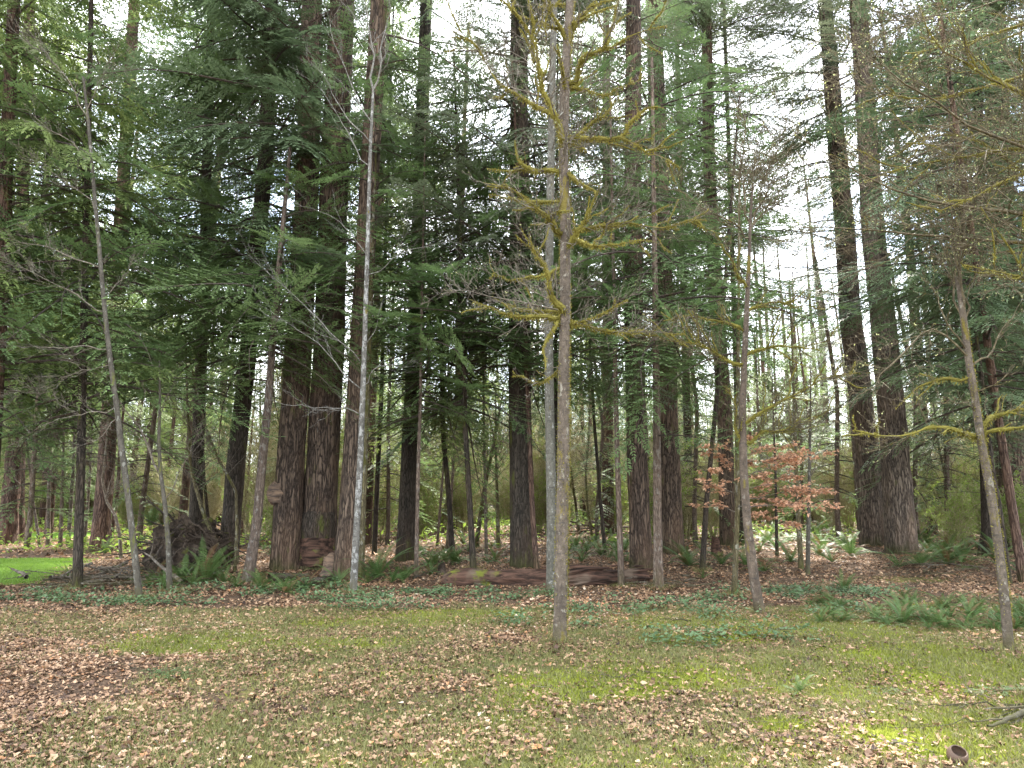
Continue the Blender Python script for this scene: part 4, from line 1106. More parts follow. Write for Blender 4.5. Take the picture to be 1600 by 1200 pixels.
bare('lichened_maple', 'pale slim tree with ochre moss patches nearest to the right edge, splitting into thin stems', 'tree',
     [(1577, 1020), (1570, 940), (1560, 850), (1548, 770), (1535, 700), (1523, 620), (1513, 560), (1506, 500)], 15, 9, 4.1, 'moss_trunk_bark',
     [([(1506, 500), (1487, 375), (1473, 271), (1468, 220)], .014, .3), ([(1506, 500), (1498, 375), (1497, 280)], .013, -.2), ([(1507, 500), (1506, 400), (1504, 300), (1508, 240)], .015, .1),
      ([(1538, 690), (1520, 681), (1450, 671), (1400, 680), (1379, 681), (1337, 669)], .017, -.3, True), ([(1535, 668), (1560, 652), (1600, 640), (1640, 632)], .015, .3, True), ([(1537, 682), (1565, 670), (1600, 667), (1650, 660)], .015, -.4, True),
      ([(1520, 570), (1562, 525), (1580, 500), (1610, 450)], .012, .3), ([(1508, 545), (1483, 508), (1470, 460), (1440, 420)], .011, -.3), ([(1514, 560), (1450, 500), (1408, 550), (1379, 583), (1358, 608), (1354, 667)], .013, -.5),
      ([(1516, 590), (1480, 590), (1440, 600), (1400, 640)], .009, .3, True), ([(1528, 640), (1500, 630), (1460, 620)], .007, -.3), ([(1520, 610), (1560, 600), (1600, 570)], .009, -.3)],
     'olive_twig', 7, moss=420, levels=((9, .15, .5, 44), (4, .2, .55, 42)), furrow=.06, buds=.3, trunk_moss=5000)
bare('overhanging_maple', 'tree rooted outside the view whose mossy budding limbs reach in from the right', 'tree',
     [(1850, 1075), (1845, 700), (1830, 300), (1815, 0)], 34, 22, 11, 'maple_bark',
     [([(1822, 300), (1700, 262), (1600, 233), (1554, 212), (1504, 187), (1471, 167), (1433, 133), (1375, 100), (1330, 85)], .03, -1.0), ([(1836, 360), (1700, 342), (1600, 329), (1533, 317), (1450, 304), (1379, 287), (1325, 267), (1283, 233), (1242, 212)], .032, -.6),
      ([(1838, 400), (1700, 385), (1600, 377), (1533, 371), (1429, 367), (1367, 354), (1304, 354), (1225, 354)], .03, .4), ([(1824, 210), (1700, 215), (1600, 230), (1492, 250), (1408, 267), (1358, 283)], .02, .5, True),
      ([(1820, 200), (1700, 170), (1600, 142), (1542, 119), (1508, 100), (1467, 83), (1450, 62), (1442, 8)], .026, -.4, True), ([(1818, 60), (1700, 40), (1600, 46), (1540, 60), (1492, 67), (1440, 75)], .016, .6, True),
      ([(1835, 230), (1700, 245), (1600, 271), (1546, 296), (1512, 312), (1470, 335)], .02, -.5, True), ([(1840, 470), (1700, 448), (1600, 442), (1546, 433), (1500, 425)], .02, -.8, True),
      ([(1818, 110), (1700, 105), (1600, 115), (1540, 135), (1480, 150), (1400, 150)], .014, 1.0, True), ([(1815, 20), (1700, 0), (1600, -10), (1500, 10), (1420, 40), (1350, 60)], .016, -.6),
      ([(1838, 330), (1700, 300), (1620, 290), (1560, 240), (1500, 215), (1430, 215)], .014, .8, True)],
     'olive_twig', 8, Y=7.6, moss=420, levels=((11, .12, .42, 42), (5, .2, .55, 40)), twmin=.0028, buds=.4, up=.02)
bare('beech_sapling', 'small beech holding dry orange leaves in flat tiers, behind the scaly brown tree', 'tree',
     [(1147, 932), (1150, 862), (1153, 780), (1152, 700), (1153, 650)], 9, 4, 4.0, 'olive_bark',
     [([(1152, 740), (1130, 716), (1110, 706), (1092, 706)], .008, .4), ([(1152, 775), (1120, 758), (1095, 750), (1072, 752)], .008, -.3), ([(1151, 800), (1130, 790), (1105, 787), (1082, 787)], .008, .3),
      ([(1152, 760), (1140, 745), (1125, 738), (1118, 736)], .006, -.5), ([(1152, 730), (1180, 722), (1220, 714), (1265, 712), (1288, 714)], .01, .5), ([(1152, 745), (1190, 735), (1215, 722), (1255, 706)], .01, -.4),
      ([(1152, 720), (1180, 705), (1210, 700), (1240, 697)], .008, .2), ([(1152, 755), (1180, 742), (1215, 745), (1245, 742)], .008, .6), ([(1151, 785), (1190, 776), (1240, 772), (1292, 767)], .01, .2),
      ([(1151, 790), (1200, 788), (1250, 794), (1307, 788)], .01, -.5), ([(1150, 805), (1185, 805), (1215, 814), (1250, 821)], .007, .4), ([(1152, 700), (1165, 690), (1180, 680)], .005, .3),
      ([(1152, 765), (1190, 760), (1225, 757), (1262, 752)], .008, -.2), ([(1152, 710), (1135, 695), (1120, 694), (1100, 700)], .007, -.3)],
     'dead_twig', 9, levels=((11, .14, .32, 45), (3, .25, .5, 45)), leaf=(5, .066, 'beech_leaf'), up=0.0, wig=.03, flat=.85)

def sapling(label, px, width, bark, seed, Y=None, L=1.0, twig='dead_twig', top=None, group='thin bare saplings among the big trunks', lo=1.8):
    h = 7.0 if top is None else top
    return bare('sapling', label, 'sapling', px, width, width * .16, h, bark, (), twig, 100 + seed, Y=Y, group=group, auto=(22, lo, h * .99, L, 40), levels=((6, .2, .55, 42), (3, .2, .5, 42)), sides=8, furrow=.03, lump=.06)
SAP = [
 ('short curved sapling just right of the foot of the lone dark fir', [(673, 829), (668, 790), (662, 767), (655, 700)], 5, 'olive_bark'),
 ('thin upright sapling left of the small dark stump', [(683, 854), (688, 790), (692, 740), (696, 640)], 5, 'slim_bark'),
 ('brownish sapling close behind the curving dark stem near the stump', [(698, 862), (704, 790), (708, 733), (712, 620)], 6, 'slim_bark'),
 ('thick sapling leaning right behind the blackish stem on the mossy log', [(744, 854), (750, 810), (756, 770), (770, 700)], 8, 'olive_bark'),
 ('yellow lit straight sapling midway between the blackish stem and the broad dark trunk', [(760, 871), (758, 760), (756, 642), (755, 560)], 6, 'pale_bark'),
 ('olive straight sapling just left of the broad dark trunk', [(779, 856), (777, 780), (775, 708), (774, 600)], 7, 'olive_bark'),
 ('pale thin sapling leaning left beyond the left lawn, nearest the ribbed cedars', [(62, 854), (56, 810), (52, 787), (46, 730)], 5, 'pale_bark'),
 ('pale upright sapling beyond the lawn, second to the right of the ribbed cedars', [(75, 854), (76, 783), (78, 700)], 7, 'pale_bark'),
 ('dark upright sapling beyond the lawn, third to the right of the ribbed cedars', [(94, 854), (97, 780), (99, 720), (100, 650)], 7, 'slim_bark'),
 ('pale sapling leaning right just left of the slim dark trunk by the lawn', [(106, 854), (110, 800), (114, 740), (117, 660)], 7, 'pale_bark'),
 ('whitish sapling just right of the slim dark trunk by the lawn', [(131, 852), (136, 800), (140, 750), (144, 680)], 6, 'pale_bark'),
 ('yellow S-shaped crooked sapling left of the slender crooked grey stem', [(189, 872), (187, 835), (180, 805), (167, 785), (160, 750), (166, 700), (169, 654)], 6, 'pale_bark'),
 ('reddish split sapling leaning right beside the stout flared trunk', [(173, 850), (179, 800), (184, 770), (188, 700)], 8, 'red_bark'),
 ('mossy sapling slanting left from the ferns across the root mound trunk', [(356, 890), (336, 845), (317, 800), (298, 733), (292, 612), (290, 500)], 8, 'olive_bark'),
 ('thin mossy sapling bending left in front of the dark leaning trunk', [(367, 894), (370, 830), (369, 767), (340, 715), (321, 667), (305, 600)], 6, 'olive_bark'),
 ('dark slim sapling between the root mound trunk and the dark leaning trunk', [(329, 876), (325, 810), (319, 750), (316, 650)], 7, 'dark_bark'),
 ('thin sapling in the bright gap between the dark leaning trunk and the pale knotty stem', [(378, 837), (381, 800), (386, 770), (392, 690)], 6, 'red_bark'),
 ('thin straight sapling in the bright gap left of the burled trunk', [(417, 820), (421, 770), (425, 717), (428, 640)], 5, 'slim_bark'),
 ('slim dark sapling under the orange leaves, leftmost of three saplings behind the beech', [(1214, 870), (1212, 750), (1208, 640)], 6, 'dark_bark'),
 ('slightly bent olive sapling under the right end of the orange leaves', [(1252, 889), (1246, 790), (1243, 700), (1240, 600)], 9, 'olive_bark'),
 ('straight grey sapling with a thick foot, rightmost under the orange leaves', [(1262, 897), (1264, 780), (1266, 667), (1267, 560)], 8, 'grey_bark'),
 ('mossy sapling leaning left among ferns right of the twin great trunks', [(1506, 845), (1495, 800), (1483, 770), (1467, 700), (1460, 640)], 5, 'olive_bark'),
 ('black sapling bending right by the ferns left of the lichened stem', [(1529, 869), (1536, 830), (1541, 790), (1540, 740)], 6, 'dark_bark'),
 ('thin sapling in the brush right of the mossy golden limbed tree', [(905, 835), (900, 790), (893, 740), (884, 690)], 5, 'olive_bark'),
 ('thin forked sapling in the bright brush left of the black leaning stem', [(925, 838), (918, 790), (915, 740), (920, 690)], 4, 'olive_bark'),
 ('dark curved sapling in the gap just right of the furrowed grey fir', [(1016, 850), (1018, 800), (1014, 750), (1012, 690)], 5, 'olive_bark'),
]
for i, (lab, px, w, bk) in enumerate(SAP):
    sapling(lab, px, w, bk, i, L=1.3 if px[0][1] > 860 else 1.8, top=4.6 + (i * 7 % 5) * .6 + (1.5 if px[0][1] < 850 else 0), lo=1.6)

# ------------------------------------------------------------------ things on the forest floor
def fallen_log():
    a, m, c = ground(690, 914), ground(850, 916), ground(1012, 912)
    root = empty('fallen_log', m, 'long rotten fallen log, mossy at its left end and split red at its right end', 'log')
    pts = np.array([a, (a + m) / 2 + [0, .12, 0], m, (m + c) / 2 + [0, -.1, 0], c]) - m
    n, sd = 90, 30
    P = resample(pts, n); s = np.linspace(0, 1, n)
    r = .20 * (1 + .25 * (fbm(s * 7, s * 0, None, 3, 4) - .5)) * smooth(-.04, .06, s) * (1 - .35 * smooth(.75, 1.02, s))
    an = np.linspace(0, 2 * np.pi, sd, endpoint=False)
    T = norm(np.gradient(P, axis=0)); U = norm(np.cross(T, [[0, 0, 1.]])); W = np.cross(U, T)
    S, A_ = np.meshgrid(s, an, indexing='ij')
    rr = r[:, None] * (1 + .8 * (fbm(np.cos(A_) * 2.5 + 4, np.sin(A_) * 2.5 + 4, S * 9, 4, 14) - .5) + .22 * (vnoise(A_ * 4, S * 3, None, 3) - .5))
    V = P[:, None, :] + rr[..., None] * (np.cos(A_)[..., None] * U[:, None, :] + np.sin(A_)[..., None] * W[:, None, :]) + np.array([0, 0, .09])
    idx = np.arange(n * sd).reshape(n, sd); B_ = np.roll(idx, -1, 1)
    g = Geo(); g.add(V.reshape(-1, 3), np.stack([idx[:-1], B_[:-1], B_[1:], idx[1:]], -1).reshape(-1, 4), np.repeat(.40 * (1 - smooth(.35, .62, s)) + .1, sd))
    g.build('log_body', M['rot'], root, smooth_shade=True)
    r_ = np.random.default_rng(8); g = Geo(); k = 46
    t = r_.uniform(.52, 1.0, k); p = np.stack([np.interp(t, s, P[:, q]) for q in range(3)], 1)
    p += np.stack([r_.normal(0, .05, k), r_.uniform(-.22, .1, k), r_.uniform(.02, .36, k)], 1)
    d = norm((P[-1] - P[n // 2])[None] + r_.normal(0, .16, (k, 3))); l = r_.uniform(.2, .85, k)
    q = p[:, None, :] + d[:, None, :] * (l[:, None] * np.linspace(-.5, .5, 4))[..., None]
    tubes(g, q, r_.uniform(.012, .035, (k, 1)) * np.array([[.3, 1, .9, .25]]), 5, np.zeros(k))
    g.build('splinters', M['rot'], root)
fallen_log()

def lumpy(c, rx, ry, rz, seed, nseg=40, nring=22, amp=.35, freq=1.6):
    """a lumpy heap standing on the ground"""
    th = np.linspace(0, np.pi / 2 * 1.12, nring); ph = np.linspace(0, 2 * np.pi, nseg, endpoint=False)
    A_, B_ = np.meshgrid(th, ph, indexing='ij')
    d = np.stack([np.sin(A_) * np.cos(B_), np.sin(A_) * np.sin(B_), np.cos(A_)], -1)
    k = 1 + amp * 2 * (fbm(d[..., 0] * freq + 9, d[..., 1] * freq + 9, d[..., 2] * freq + seed, 4, seed) - .5)
    V = d * k[..., None] * np.array([rx, ry, rz])
    idx = np.arange(nring * nseg).reshape(nring, nseg); R_ = np.roll(idx, -1, 1)
    g = Geo(); g.add(V.reshape(-1, 3), np.stack([idx[:-1], idx[1:], R_[1:], R_[:-1]], -1).reshape(-1, 4))
    return g
def root_mound():
    c = ground(262, 902); c[1] += .9; c[2] = float(H(c[0], c[1]))
    root = empty('root_mound', c, 'dark overturned root mound with ferns growing on it, left of the leaning trunks', 'root mound')
    lumpy(c, .86, .65, .92, 4, 120, 60, .6, 2.8).build('soil_heap', M['soil'], root, smooth_shade=True)
    r = np.random.default_rng(5); n = 130; g = Geo()
    a = r.uniform(0, 6.28, n); t = np.linspace(0, 1, 7)
    z0 = r.uniform(.15, 1.0, n); rad0 = np.sqrt(np.clip(1 - (z0 / 1.15) ** 2, .05, 1))
    b = np.stack([np.cos(a) * .82 * rad0, np.sin(a) * .6 * rad0, z0], 1)
    d = norm(np.stack([np.cos(a) + r.normal(0, .5, n), np.sin(a) + r.normal(0, .5, n), r.normal(-.5, .5, n)], 1)); l = r.uniform(.3, 1.1, n)
    P = b[:, None, :] + d[:, None, :] * (l[:, None] * t)[..., None] + np.cumsum(r.normal(0, .035, (n, 7, 3)), 1)
    P[..., 2] = np.maximum(P[..., 2], .02)
    tubes(g, P, r.uniform(.008, .035, (n, 1)) * np.linspace(1, .25, 7), 6)
    g.build('roots', M['limb_bark'], root)
root_mound()

def sticks_thing(name, label, cat, c, n, lmin, lmax, rmax, spread, hgt, mat, seed, group=None, dirs=None):
    r = np.random.default_rng(seed); root = empty(name, c, label, cat, group)
    a = r.uniform(0, 6.28, n) if dirs is None else r.normal(np.radians(dirs), .35, n)
    l = r.uniform(lmin, lmax, n); t = np.linspace(-.5, .5, 7)
    p = np.stack([r.normal(0, spread, n), r.normal(0, spread * .6, n), np.abs(r.normal(0, hgt, n)) + .02], 1)
    d = norm(np.stack([np.cos(a), np.sin(a), r.normal(0, .12, n)], 1))
    P = p[:, None, :] + d[:, None, :] * (l[:, None] * t)[..., None] + np.cumsum(r.normal(0, .012, (n, 7, 3)), 1)
    P[..., 2] = np.maximum(P[..., 2], .012)
    R = r.uniform(.25, 1, (n, 1)) ** 2 * rmax * np.linspace(1, .35, 7)
    g = Geo(); tubes(g, P, R, 6)
    c2 = grow(P, R, 3, .2, .95, (.15, .4), 45, 0, .04, .55, r, 5); tubes(g, c2[0], c2[1], 3)
    g.build('sticks', M[mat], root)
    return root
sticks_thing('brush_pile', 'low pile of dead branches at the foot of the slim dark trunk by the lawn', 'brush pile', ground(150, 912), 60, .5, 1.7, .045, .75, .14, 'dead_twig', 3)
sticks_thing('brush_pile', 'tangle of dry sticks on the leaf litter at the right end of the rotten log', 'brush pile', ground(1035, 915), 26, .3, .9, .02, .45, .05, 'dead_twig', 4)
sticks_thing('brush_pile', 'grey sticks lying below the ferns right of the twin great trunks', 'brush pile', ground(1455, 895), 26, .3, 1.1, .02, .6, .07, 'dead_twig', 6)
sticks_thing('brush_pile', 'dark jumble of branches in the brush behind the mossy golden limbed tree', 'brush pile', ground(935, 832), 40, .8, 2.6, .06, 1.4, .3, 'limb_bark', 7)

def fallen_branch(name, label, pts, r0, mat, seed, n1=7, z=.05, cat='branch'):
    r = np.random.default_rng(seed)
    W = np.array([ground(*p) for p in pts]); c = W[0].copy()
    P = resample(W - c, 16); P[:, 2] += z + r.normal(0, .01, 16); P = P[None]
    R = r0 * np.linspace(1, .2, 16)[None]
    root = empty(name, c, label, cat)
    g = Geo(); tubes(g, P, R, 10); g.build('limb', M[mat], root, smooth_shade=True)
    c1 = grow(P, R, n1, .1, .95, (.15, .42), 38, .03, .04, .55, r, 6, .7); c1[0][..., 2] = np.maximum(c1[0][..., 2], .01)
    c2 = grow(c1[0], c1[1], 3, .2, .95, (.2, .5), 40, 0, .04, .6, r, 5, .7); c2[0][..., 2] = np.maximum(c2[0][..., 2], .008)
    g = Geo(); tubes(g, c1[0], np.maximum(c1[1], .002), 5); tubes(g, c2[0], np.maximum(c2[1], .0015), 3); g.build('twigs', M['dead_twig'], root)
fallen_branch('fallen_branch', 'thick grey fallen limb entering at the lower right corner', [(1660, 1105), (1600, 1130), (1545, 1152)], .036, 'grey_bark', 1, 9, .06)
fallen_branch('fallen_branch', 'long thin dark fallen branch lying across the moss near the lower right corner', [(1600, 1108), (1520, 1108), (1450, 1110), (1385, 1103)], .007, 'limb_bark', 2, 6, .03)
fallen_branch('fallen_branch', 'curved thin fallen branch just above the small round shell', [(1610, 1105), (1560, 1128), (1500, 1140), (1420, 1146), (1375, 1140)], .006, 'limb_bark', 3, 6, .03)
fallen_branch('fallen_branch', 'short dark twig on bright moss in front of the mossy golden limbed tree', [(1000, 1060), (960, 1062), (925, 1058)], .006, 'limb_bark', 4, 9, .02)
fallen_branch('fallen_branch', 'dark stick lying in the ground cover before the scaly brown tree', [(1080, 973), (1050, 972), (1020, 968)], .009, 'limb_bark', 5, 9, .03)
fallen_branch('fallen_branch', 'dark fallen stick at the edge of the moss left of the fern patch', [(1200, 985), (1225, 988), (1243, 982)], .008, 'limb_bark', 6, 9, .02)
fallen_branch('fallen_branch', 'dead branch propped on the ground left of the small dark stump', [(645, 912), (668, 902), (690, 893)], .02, 'limb_bark', 7, 5, .10)
fallen_branch('fallen_branch', 'pale dry branch running along the lower right foreground grass', [(1470, 1178), (1420, 1172), (1360, 1160)], .006, 'dead_twig', 8, 4, .02)

def stump(label, px, w, h, seed, mat='cut', Y=None):
    c = ground(*px) if Y is None else at(px[0], px[1], Y)
    c[2] = float(H(c[0], c[1])); r = w * scale_at(c) / 2
    root = empty('stump', c, label, 'stump')
    n, sd = 24, 26; zz = np.linspace(-.1, 1, n); an = np.linspace(0, 2 * np.pi, sd, endpoint=False)
    S, A_ = np.meshgrid(zz, an, indexing='ij'); hh = h * (1 + .5 * (vnoise(np.cos(an) * 2 + seed, np.sin(an) * 2, None, seed) - .5))
    R = r * (1 + .6 * np.exp(-np.maximum(S, 0) * 5)) * (1 + .3 * (fbm(np.cos(A_) * 3 + seed, np.sin(A_) * 3, S * 1.5, 3, seed) - .5))
    V = np.stack([R * np.cos(A_), R * np.sin(A_), S * hh[None]], -1)
    top = np.array([[0, 0, h * .72]])
    idx = np.arange(n * sd).reshape(n, sd); B_ = np.roll(idx, -1, 1)
    g = Geo(); g.add(V.reshape(-1, 3), np.stack([idx[:-1], B_[:-1], B_[1:], idx[1:]], -1).reshape(-1, 4)); g.build('stump_wood', M[mat], root, smooth_shade=True)
    g = Geo(); V2 = np.concatenate([V[-1], top]); g.add(V2, np.array([[i, (i + 1) % sd, sd] for i in range(sd)])); g.build('broken_top', M['rot'], root)
    return root
stump('broken pale stump leaning between the broad scarred trunk and the purplish trunk', (517, 898), 24, .42, 2)
stump('small reddish brown stump among ferns left of the grey brown fir', (1119, 868), 13, .42, 3, 'rot')
stump('small dark stump on the far side of the mossy log end', (690, 897), 11, .24, 4, 'soil')

def burl_and_scar():
    r0 = A[0]
    b = A[1]; p = at(433, 771, b[1] - A[3] * .6) - b
    g = lumpy(None, .2, .17, .27, 9, 40, 24, .5, 2.4); g2 = Geo(); V, F3, F4, T = g.arrays(); g2.add(np.concatenate([V, V * [1, 1, -1]]), np.concatenate([F4, F4[:, ::-1] + len(V)]))
    o = g2.build('burl', M['cut'], r0, smooth_shade=True); o.location = [float(q) for q in p]; o['label'] = 'rounded reddish burl on the trunk'
    b = B[1]
    for nm, y0, y1, mt, lab in (('bark_scar', 800, 845, 'dark_bark', 'dark scar band around the trunk'), ('bare_patch', 838, 884, 'rot', 'bare reddish wood at the foot')):
        n, sd = 14, 30; h0 = (at(500, y1, b[1] - .4) - b)[2]; h1 = (at(500, y0, b[1] - .4) - b)[2]
        hs = np.linspace(max(h0, .02), h1, n); an = np.linspace(np.radians(-168), np.radians(-18), sd)
        S, A_ = np.meshgrid(hs, an, indexing='ij')
        edge = .09 * (fbm(A_ * 3, S * 3, None, 3, 6) - .5)
        cx = B[2](hs)
        R = B[3] * (1 + .32 * np.exp(-S / .7) * .95) * 1.0 + .035 * np.sin(np.clip((S - hs[0]) / (hs[-1] - hs[0]), 0, 1) * np.pi) * np.sin(np.linspace(0, np.pi, sd))[None] ** .5 - .02
        V = np.stack([cx[:, 0:1] + R * np.cos(A_), cx[:, 1:2] + R * np.sin(A_), S + edge], -1)
        idx = np.arange(n * sd).reshape(n, sd)
        g = Geo(); g.add(V.reshape(-1, 3), np.stack([idx[:-1, :-1], idx[:-1, 1:], idx[1:, 1:], idx[1:, :-1]], -1).reshape(-1, 4))
        g.build(nm, M[mt], B[0], smooth_shade=True)['label'] = lab
burl_and_scar()

def slab(label, pts, r0, seed, mat='limb_bark'):
    W = np.array([ground(*p) for p in pts]); c = W[0].copy()
    P = resample(W - c, 24); P[:, 2] += .1
    g, *_ = trunk_geo(P, r0, r0 * .6, 22, 40, .1, .2, .18, 4, seed, .12)
    root = empty('fallen_slab', c, label, 'fallen slab')
    g.build('slab_wood', M[mat], root, smooth_shade=True)
slab('dark rotting slab of bark lying in front of the burled trunk', [(420, 912), (450, 910), (482, 908)], .09, 4)
slab('second dark slab half under ferns in front of the broad scarred trunk', [(470, 918), (500, 916), (526, 910)], .08, 5)

def shell():
    c = ground(1497, 1192); s = scale_at(c); r = 15 * s
    root = empty('round_shell', c + [0, 0, -.012], 'small round hollow brown shell lying open at the bottom right', 'shell')
    th = np.linspace(.02, 2.25, 26); ph = np.linspace(0, 2 * np.pi, 40, endpoint=False)
    A_, B_ = np.meshgrid(th, ph, indexing='ij')
    g = Geo()
    for k, rr in ((0, 1.0), (1, .9)):
        d = np.stack([np.sin(A_) * np.cos(B_), np.sin(A_) * np.sin(B_), -np.cos(A_)], -1) * r * rr * (1 + .05 * (vnoise(np.cos(B_) * 2, np.sin(B_) * 2, A_, 4) - .5))[..., None]
        V = d @ np.array([[1, 0, 0], [0, .86, .5], [.06, -.5, .86]]) + [0, 0, r * .92]
        idx = np.arange(26 * 40).reshape(26, 40); R_ = np.roll(idx, -1, 1)
        F = np.stack([idx[:-1], R_[:-1], R_[1:], idx[1:]], -1).reshape(-1, 4)
        g.add(V.reshape(-1, 3), F if k == 0 else F[:, ::-1])
        if k == 0: ring0 = V[-1]
        else:
            n = 40; g.add(np.concatenate([ring0, V[-1]]), np.array([[i, (i + 1) % n, n + (i + 1) % n, n + i] for i in range(n)]))
    g.build('shell_wall', M['shell'], root, smooth_shade=True)
shell()

def sprig(label, px, az, n, L, seed):
    c = ground(*px); r = np.random.default_rng(seed); root = empty('fir_sprig', c + [0, 0, .04], label, 'sprig')
    gl, gw = Geo(), Geo()
    put_sprays(gl, gw, 'hemlock', r.normal(0, .06, (n, 3)) * [1, 1, .2], np.radians(az) + r.normal(0, .5, n), r.uniform(.05, .25, n), L * r.uniform(.7, 1.1, n), r, .006)
    for g_ in (gl, gw):
        for V in g_.v: V[:, 2] = np.maximum(V[:, 2], -.02)
    gl.build('needles', M['hemlock'], root); gw.build('stem', M['limb_bark'], root)
sprig('fallen green fir sprig lying on the leaf covered grass in the left foreground', (215, 1058), 5, 4, .42, 1)
sprig('dark fir sprig on the moss in the right foreground, above the thin fallen branches', (1440, 1090), 175, 3, .3, 2)
sprig('flat fir sprig near the right edge of the foreground moss', (1590, 1085), 185, 2, .36, 3)

# ------------------------------------------------------------------ ferns
def make_fern(seed, n, L, spread):
    r = np.random.default_rng(seed); g = Geo()
    az = np.linspace(0, 6.28, n, endpoint=False) + r.normal(0, .25, n)
    for i in range(n):
        l = L * r.uniform(.5, 1.15); lift = np.radians(r.uniform(22, 82)); m = 36; t = np.linspace(0, 1, m)
        bend = r.uniform(.9, 1.7) * spread
        ang = lift - bend * t ** 1.3
        dx = np.cumsum(np.cos(ang)) * l / m; dz = np.cumsum(np.sin(ang)) * l / m
        wob = .06 * l * np.sin(t * 3 + r.uniform(0, 6)) * t
        ca, sa = math.cos(az[i]), math.sin(az[i])
        P = np.stack([dx * ca - wob * sa, dx * sa + wob * ca, np.maximum(dz, -.15) + .02], 1)
        tubes(g, P[None, ::3], (.004 * np.linspace(1, .3, len(P[::3])))[None], 3, [.3])
        T = norm(np.gradient(P, axis=0)); S = norm(np.cross(T, [[0, 0, 1.]])); N = np.cross(S, T)
        w = (.075 * np.sin(np.clip(t * 1.05 + .1, 0, 1) * np.pi) ** .6 * (1 - .35 * t) + .006) * l / .8
        tint = r.uniform(.2, .85) if r.random() > .14 else -.3
        for sd in (1, -1):
            dirs = norm(S * sd + T * .35 - N * r.uniform(.05, .4))
            tip = P + dirs * (w * r.uniform(.85, 1.1, m))[:, None]
            hw = T * (l / m * .27)
            V = np.stack([P - hw, P + hw, P + (tip - P) * .6 + hw * .9, tip, P + (tip - P) * .6 - hw * .9], 1)[2:]
            k = len(V); o = np.arange(k)[:, None] * 5
            g.add(V.reshape(-1, 3), np.concatenate([o + [0, 1, 2], o + [0, 2, 4], o + [4, 2, 3]]), np.clip(np.repeat(tint + r.normal(0, .08, k), 5), 0, 1))
    return g
FERNS = [make_fern(70 + i, n, L, sp).mesh('fern', M['fern']) for i, (n, L, sp) in enumerate(((18, .85, 1.0), (14, .7, 1.15), (22, .95, .9), (12, .6, .8), (16, 1.05, 1.1)))]
def fern(p, s, k, label, group, rz=None):
    o = bpy.data.objects.new('sword_fern', FERNS[k % len(FERNS)]); C.objects.link(o)
    o.location = [float(q) for q in p]; o.scale = (s, s, s * random.uniform(.85, 1.15)); o.rotation_euler = (random.uniform(-.1, .1), random.uniform(-.1, .1), random.uniform(0, 6.28))
    return tag(o, label, 'fern', group)
FERN_AT = [
 ((285, 912), .9, 'dark fern at the front of the root mound, right of the thin forked tree'), ((243, 905), .9, 'dark fern on the front left of the root mound, between two thin stems'),
 ((322, 912), 1.0, 'bright arching fern between the root mound and the leaning mossy sapling'), ((350, 912), .9, 'broad green fern left of the pale knotty stem'),
 ((408, 925), .7, 'low fern in front of the pale knotty stem'), ((447, 928), .7, 'small fern below the dark bark slab'), ((478, 918), .7, 'fern with drooping fronds before the broad scarred trunk'),
 ((590, 905), 1.0, 'large light green fern right of the white birch'), ((612, 912), .8, 'low fern between the birch and the lone dark fir'), ((530, 915), .6, 'small fern at the foot of the white birch'),
 ((672, 900), .6, 'small fern close to the thin stem beside the lone dark fir'), ((1015, 890), .6, 'fern squeezed between the furrowed grey fir and the brown stem'),
 ((1075, 886), .9, 'large pale fern right of the stout dark trunk'), ((1098, 905), .5, 'small fern at the foot of the dark slanting stem'), ((1128, 884), .8, 'fern before the small reddish stump'),
 ((1165, 885), .9, 'pale fern behind the scaly brown tree'), ((1195, 895), .9, 'wide fern between the scaly tree and the beech saplings'), ((1235, 880), .7, 'fern at the foot of the bent olive sapling'),
 ((1300, 880), 1.1, 'large dark fern left of the twin great trunks'), ((1330, 872), 1.1, 'dark fern at the left foot of the twin great trunks'), ((1280, 868), 1.0, 'dark fern right of the grey sapling'),
 ((1300, 945), .6, 'small pale fern alone on the leaf litter left of the fern patch'), ((1320, 925), .5, 'little fern on the litter in front of the twin trunks'),
 ((1405, 888), .9, 'tidy fern in front of the right great trunk'), ((1440, 885), .9, 'fern right of the right great trunk foot'), ((1480, 880), 1.0, 'tall fern among the sticks on the right'),
 ((1520, 890), .7, 'fern beside the black bending sapling'), ((1560, 885), .9, 'pale fern right of the lichened stem'), ((1592, 895), .8, 'fern at the right edge by the dark reddish trunk'),
 ((1250, 1085), .22, 'little fern sprout alone in the right foreground grass'), ((105, 905), .5, 'small fern beside the brush pile'), ((175, 893), .5, 'fern above the brush pile'),
 ((165, 866), .8, 'sunlit fern at the foot of the stout flared trunk'), ((110, 858), .6, 'sunlit fern behind the slim dark trunk by the lawn')]
for i, (p, s, lab) in enumerate(FERN_AT): fern(ground(*p), s * 1.2, i, lab, 'single sword ferns at the wood edge')
for (px, dz, s, lab) in ((235, 1.0, .9, 'fern on the top left of the root mound'), (252, 1.02, .9, 'fern crowning the root mound'), (222, .7, .8, 'fern hanging from the left flank of the root mound')):
    q = at(px, 840, 15.9); fern((q[0], q[1], dz), s, random.randrange(5), lab, 'ferns growing on the root mound')
for (px, py, s, lab) in ((232, 918, .9, 'dark fern low in front of the root mound, beside the slender crooked stem'), (300, 916, 1.0, 'leafy fern before the foot of the root mound trunk'), (275, 898, 1.1, 'tall fern half way up the front of the root mound'),
                         (335, 905, 1.0, 'fern right of the root mound under the leaning mossy sapling'), (370, 920, .8, 'fern just left of the red foot of the pale knotty stem'), (258, 922, .7, 'low fern by the thin forked tree'),
                         (575, 912, .9, 'fern close to the right side of the white birch foot'), (632, 908, .8, 'bright fern below the lone dark fir')):
    fern(ground(px, py), s, random.randrange(5), lab, 'single sword ferns at the wood edge')
r_ = np.random.default_rng(77)
